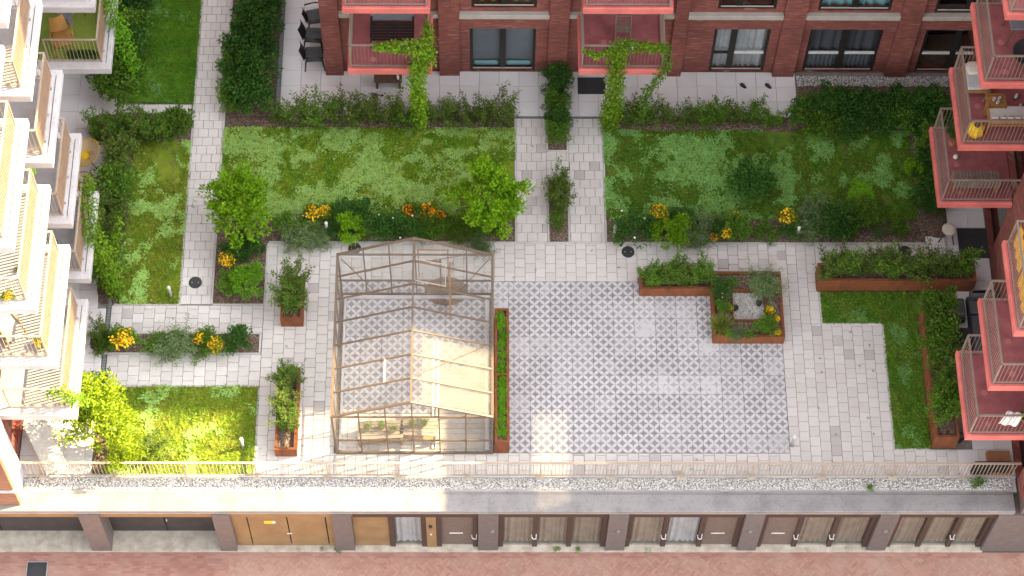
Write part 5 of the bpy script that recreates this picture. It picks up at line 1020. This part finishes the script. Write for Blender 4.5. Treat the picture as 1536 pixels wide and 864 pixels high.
# wire chairs on the west terrace
def wire_chair(lab, x, y, rz, m, z=0.0, s_=1.0):
    t_ = thing('wire_chair', lab, 'chair', (x, y, z), rz, None, s_); n = 26
    MB().tube([(.38 * math.cos(a), .02 + .36 * math.sin(a) , .42 + .20 * (math.sin(a) * .9 + .3)) for a in [2 * math.pi * k / n for k in range(n + 1)]], .014, 6).build('rim', m, t_, True)
    c = MB()
    for k in range(n): a = 2 * math.pi * k / n; c.bar((.38 * math.cos(a), .02 + .36 * math.sin(a), .42 + .20 * (math.sin(a) * .9 + .3)), (.09 * math.cos(a), -.02 + .09 * math.sin(a), .34), .02, .006)
    o = c.build('cords', m, t_); o['kind'] = 'stuff'; MB().lathe([(.1, 0), (.1, .012)], (0, -.02, .335), 12).build('seat_ring', m, t_)
    for k in range(3): a = .5 + k * 2.09; MB().tube([(.08 * math.cos(a), .08 * math.sin(a), .335), (.34 * math.cos(a), .34 * math.sin(a), 0)], .012, 5).build('leg', 'black_plastic', t_)
wire_chair('yellow round wire chair on the west terrace', *pp(128, 230, .5), -1.2, 'yellow', 0, 1.12); wire_chair('second round wire chair half under the white balcony', *pp(118, 275, .5), -1.9, 'wicker', 0, 1.1)
wire_chair('blue round chair below the second white balcony', -12.35, -1.15, 1.5, 'blue', 3.27 - 3.27 + 3.27)
for (x, y, rz, lab) in [(-12.75, 5.85, .35, 'wicker armchair by the turf balcony railing'), (-12.35, 7.35, 2.6, 'wicker armchair at the back of the turf balcony')]: armchair(lab, x, y, rz, 'wicker', 3.27, 1.1)
t_ = thing('side_table', 'round grey side table on the turf balcony', 'table', (-12.75, 6.75, 3.27)); MB().lathe([(.25, 0), (.25, .02), (.23, .025)], (0, 0, .45), 24).build('top', 'grey_metal', t_); MB().tube([(0, 0, 0), (0, 0, .45)], .025, 8).build('stem', 'grey_metal', t_); MB().lathe([(.16, 0), (.16, .015)], (0, 0, 0), 18).build('base', 'grey_metal', t_)
for k in range(4): plant('balcony_plant', 'dense', 'dark potted plant along the turf balcony railing', -12.5 + .2 * k, 5.52, 3.25, .24, 'plants along the turf balcony railing', cat='plant')
# east balcony furniture
def slat_sofa(x, y, z, lab, w_=1.3, rz=0):
    t_ = thing('wooden_sofa', lab, 'sofa', (x, y, z), rz)
    for k in range(5): MB().box(-w_ / 2, w_ / 2, -.30 + k * .12 + .01, -.30 + (k + 1) * .12 - .01, .30, .325).build('seat_slat', 'wood', t_)
    for k in range(3): MB().box(-w_ / 2, w_ / 2, -.36, -.335, .42 + k * .12, .50 + k * .12).build('back_slat', 'wood', t_)
    for a in (-1, 1):
        MB().box(a * w_ / 2 - .03, a * w_ / 2 + .03, -.36, .32, .52, .56).build('armrest', 'wood', t_)
        for c in (-.33, .28): MB().box(a * w_ / 2 - .025, a * w_ / 2 + .025, c - .025, c + .025, 0, .52).build('leg', 'wood', t_)
    MB().cushion(-w_ / 2 + .04, w_ / 2 - .04, -.28, .30, .326, .42, .05).build('seat_cushion', 'white_cloth', t_, True)
    for k in range(6): MB().cushion(-w_ / 2 + .06 + k * (w_ - .12) / 6, -w_ / 2 + .06 + (k + 1) * (w_ - .12) / 6 - .01, -.33, -.2, .43, .74, .03).build('back_cushion', 'white_cloth', t_, True)
    return t_
slat_sofa(13.32, 1.45, 6.25, 'wooden slatted sofa with white cushions on the coral balcony')
x, y = pp(1494, 152, 6.65); t_ = thing('slatted_table', 'small wooden slatted table with cups', 'table', (x, y, 6.25))
for k in range(6): MB().box(-.27, .27, -.24 + k * .08 + .004, -.24 + (k + 1) * .08 - .004, .40, .425).build('slat', 'wood', t_)
for a in (-1, 1):
    for c in (-1, 1): MB().tube([(a * .22, c * .2, .4), (a * .26, c * .23, 0)], .018, 6).build('leg', 'wood', t_)
for k, (dx, dy) in enumerate([(-.07, .02), (.08, .05), (.02, -.08)]): o = MB().lathe([(.035, 0), (.045, .09), (.038, .09), (.03, .02)], (0, 0, 0), 12).build('cup', 'white_metal'); o.location = (x + dx, y + dy, 6.677); tag(o, 'white cup on the wooden slatted table', 'cup', 'cups on the slatted table')
x, y = pp(1464, 193, 6.5); t_ = thing('knit_pouf', 'yellow knitted pouf with a dark plant pot on the coral balcony', 'pouf', (x, y, 6.25)); MB().lathe([(.14, 0), (.19, .06), (.2, .2), (.18, .36), (.12, .42)], (0, 0, 0), 18).build('body', 'yellow', t_, True); MB().lathe([(.08, 0), (.08, .05)], (0, 0, .42), 12).build('pot', 'wood_dark', t_)
for k in range(8): a = k * .785; MB().tube([(.195 * math.cos(a), .195 * math.sin(a), .08), (.205 * math.cos(a), .205 * math.sin(a), .2), (.185 * math.cos(a), .185 * math.sin(a), .35)], .03, 6).build('knit_rib', 'yellow', t_, True)
t_ = thing('daybed', 'low daybed with cream pillow at the back of the sofa balcony', 'daybed', (12.55, 2.75, 6.25)); MB().cbox(-.35, .35, -.45, .42, .16, .26, .01).build('frame', 'wood', t_); MB().cushion(-.33, .33, -.43, .4, .261, .38, .05).build('mattress', 'curtain_grey', t_, True); MB().cushion(-.28, .28, -.02, .38, .381, .50, .06).build('pillow', 'cream_cloth', t_, True)
for a in (-.3, .3):
    for c in (-.4, .37): MB().box(a - .025, a + .025, c - .025, c + .025, 0, .16).build('leg', 'wood', t_)
for (u, v, lab) in [(1524, 145, 'white slipper near the slatted table'), (1530, 160, 'white slipper beside the wooden sofa')]: shoe(lab, *pp(u, v, 6.3), -.6, 'white_cloth', 6.25)
x, y = pp(1525, 55, 9.9); t_ = thing('balcony_table', 'dark rectangular table on the upper coral balcony', 'table', (13.15, 2.2, 9.25)); MB().cbox(-.5, .5, -.3, .3, .68, .72, .01).build('top', 'blind', t_)
for a in (-1, 1):
    for c in (-1, 1): MB().tube([(a * .42, c * .24, .68), (a * .5, c * .32, 0)], .02, 6).build('leg', 'wood_dark', t_)
t_ = thing('lounge_chair', 'dark round lounge chair on the upper coral balcony', 'chair', (13.1, 1.35, 9.25)); MB().lathe([(.12, .3), (.3, .34), (.4, .45), (.42, .5), (.38, .47), (.28, .38), (.1, .34)], (0, 0, 0), 20).build('shell', 'rattan_black', t_, True)
for k in range(4): a = .785 + k * 1.571; MB().tube([(.15 * math.cos(a), .15 * math.sin(a), .32), (.42 * math.cos(a), .42 * math.sin(a), 0)], .016, 5).build('leg', 'wood_dark', t_)
x, y = pp(1432, 205, 3.6); plant('balcony_plant', 'dense', 'dark leafy potted plant on the coral balcony with the bench', x, y, 3.5, .42, cat='plant'); t_ = thing('plant_pot', 'clay pot of the dark leafy plant on the coral balcony', 'plant pot', (x, y, 3.25)); MB().lathe([(.11, 0), (.15, .26), (.16, .27), (.14, .27)], (0, 0, 0), 14).build('pot', 'terracotta', t_); MB().lathe([(.135, 0), (.135, .005)], (0, 0, .22), 12).build('soil', 'soil', t_)
x, y = pp(1434, 234, 3.35); t_ = thing('ornament', 'small white ornament beside the clay pot', 'ornament', (x, y, 3.25)); MB().lathe([(.05, 0), (.08, .05), (.06, .12), (.02, .16)], (0, 0, 0), 10).build('body', 'cream_cloth', t_, True); MB().lathe([(.06, 0), (.06, .02)], (.1, .02, 0), 10).build('saucer', 'wood_grey', t_)
t_ = thing('slatted_bench', 'weathered slatted bench on the lower coral balcony', 'bench', (12.95, 1.25, 3.25))
for k in range(14): MB().box(-.66 + k * .095, -.66 + k * .095 + .07, -.1, .28, .42, .44).build('seat_slat', 'wood_grey', t_)
for k in range(14): MB().box(-.66 + k * .095, -.66 + k * .095 + .07, -.2, -.17, .30, .62).build('back_slat', 'wood_grey', t_)
for a in (-.6, .6):
    for c in (-.15, .24): MB().box(a - .03, a + .03, c - .03, c + .03, 0, .42).build('leg', 'wood', t_)
MB().box(-.66, .66, -.165, -.13, .36, .41).build('beam', 'wood', t_)
# towel, cloth, basket
t_ = thing('towel', 'white striped towel hung over the coral balcony railing', 'towel', (13.1, -6.25, 4.3), -.15); MB().sheet(lambda u, v: (-.2 + .4 * u - .22 * v * (1 - .3 * u), .12 * math.cos(v * 3.1) + .02 * math.sin(u * 12), .04 - .62 * abs(v - .3) ), 14, 12).build('cloth', 'white_cloth', t_, True)
for k in range(3): MB().sheet(lambda u, v: (-.15 + .12 * k + .018 * u - .22 * v * (1 - .3 * (.12 + .3 * k)), .12 * math.cos(v * 3.1) + .02 * math.sin((.12 + .3 * k) * 12) - .003, .046 - .62 * abs(v - .3)), 1, 12).build('stripe', 'cloth_band', t_, True)
x, y = pp(1530, 628, 3.5); t_ = thing('basket', 'wicker basket with dried flowers on the towel balcony', 'basket', (13.55, -5.85, 3.25)); MB().lathe([(.12, 0), (.17, .2), (.16, .2), (.1, .04)], (0, 0, 0), 14).build('body', 'wicker', t_, True); c = link('foliage', KIND['herb'][0][0][1], t_, (0, 0, .1)); c.scale = (.7,) * 3
t_ = thing('woven_cloth', 'yellow woven cloth hung inside the coral balcony railing', 'cloth', (12.16, -5.0, 9.25))
for k in range(2): MB().sheet(lambda u, v: (.02 * math.sin(u * 20) + .03 * k, -1.0 + k * 1.1 + u * 1.0, .1 + .9 * v), 24, 4).build('panel', 'yellow_cloth', t_, True)
# north balcony furniture
t_ = thing('lounge_bench', 'dark slatted lounge bench on the vine balcony', 'bench', (-3.35, 6.25, 3.25))
for k in range(7): MB().box(-.62, .62, -.36 + k * .1, -.36 + k * .1 + .075, .34, .36).build('seat_slat', 'frame_dark', t_)
MB().cbox(-.62, .62, .36, .42, .36, .78, .01).build('backrest', 'blind', t_)
for a in (-.6, .6):
    MB().box(a - .03, a + .03, -.38, .4, .50, .54).build('armrest', 'frame_dark', t_)
    for c in (-.34, .36): MB().box(a - .025, a + .025, c - .025, c + .025, 0, .5).build('leg', 'frame_dark', t_)
for k, yy in enumerate((6.35, 5.75)):
    t_ = thing('folding_chair', ['weathered slatted folding chair at the balcony back', 'weathered slatted folding chair behind the vine railing'][k], 'chair', (3.3, yy, 3.25), 0 if k == 0 else math.pi)
    for q_ in range(6): MB().box(-.2 + q_ * .068, -.2 + q_ * .068 + .05, -.2, .18, .42, .435).build('seat_slat', 'wood_grey', t_)
    for z in (.62, .8): MB().box(-.21, .21, .2, .22, z, z + .06).build('back_slat', 'wood_grey', t_)
    for a in (-1, 1): MB().bar((a * .22, -.22, 0), (a * .22, .24, .88), .03).build('leg', 'wood_grey', t_); MB().bar((a * .2, .2, 0), (a * .2, -.16, .42), .03).build('leg', 'wood_grey', t_)
o = MB().cushion(-.22, .22, -.12, .12, 0, .1, .04).build('pillow', 'white_cloth', None, True); o.location = (3.5, 5.45, 3.25 + .45); tag(o, 'white pillow lying on the folding chair behind the vine', 'pillow')
o.location.z = 3.70; o.location.y = 5.62
# corner terrace furniture
t_ = thing('drying_rack', 'folding drying rack on the corner terrace', 'rack', (-12.6, -4.6, 0), .3)
for a in (-1, 1):
    MB().tube([(a * .5, -.35, 0), (a * .1, .3, .95)], .012, 5).build('leg', 'grey_metal', t_); MB().tube([(a * .5, .35, 0), (a * .1, -.3, .95)], .012, 5).build('leg', 'grey_metal', t_)
for k in range(7): MB().tube([(-.5, -.3 + k * .1, .95), (.5, -.3 + k * .1, .95)], .006, 4).build('wire', 'grey_metal', t_)
t_ = thing('lounger', 'white folding lounger on the corner terrace', 'lounger', (-12.75, -5.35, 0), .5); MB().sheet(lambda u, v: (-.28 + .56 * u, -.8 + 1.6 * v, .3 + .45 * max(0, v - .6) - .03 * math.sin(math.pi * u)), 6, 10).build('sling', 'white_cloth', t_, True)
for a in (-.3, .3):
    MB().tube([(a, -.82, .3), (a, .16, .3), (a, .82, .5)], .016, 6).build('frame', 'white_metal', t_)
    for c in (-.6, .2): MB().tube([(a, c, .3), (a, c + .1, 0)], .014, 5).build('leg', 'white_metal', t_)
# potted things on the sunlit balconies
for k, (u, v, z) in enumerate([(60, 510, 6.6), (10, 440, 9.6), (62, 395, 9.6), (30, 230, 12.6), (100, 250, 9.6)]):
    x, y = pp(u, v, z); x = min(x, -11.85); plant('balcony_plant', 'gold' if k < 2 else 'herb', ['yellow flowers in the sunlit balcony box', 'yellow flowers in a pot on the third sunlit balcony', 'herb pot behind the third balcony screen', 'herb pot behind the fourth balcony screen', 'herb pot behind the shaded balcony screen'][k], x, y, 3.27 + 3 * (int((z - .6) / 3) - 1), .5, cat='plant')
t_ = thing('deck_chair', 'sunlit folding deck chair on the second corner balcony', 'chair', (-12.6, -4.9, 6.27), .6); MB().sheet(lambda u, v: (-.24 + .48 * u, -.35 + .75 * v, .3 + .5 * max(0, v - .45)), 4, 8).build('sling', 'cloth_band', t_, True)
for a in (-.26, .26): MB().bar((a, -.38, 0), (a, .4, .72), .03).build('leg', 'wood', t_); MB().bar((a, .3, 0), (a, -.36, .32), .03).build('leg', 'wood', t_)
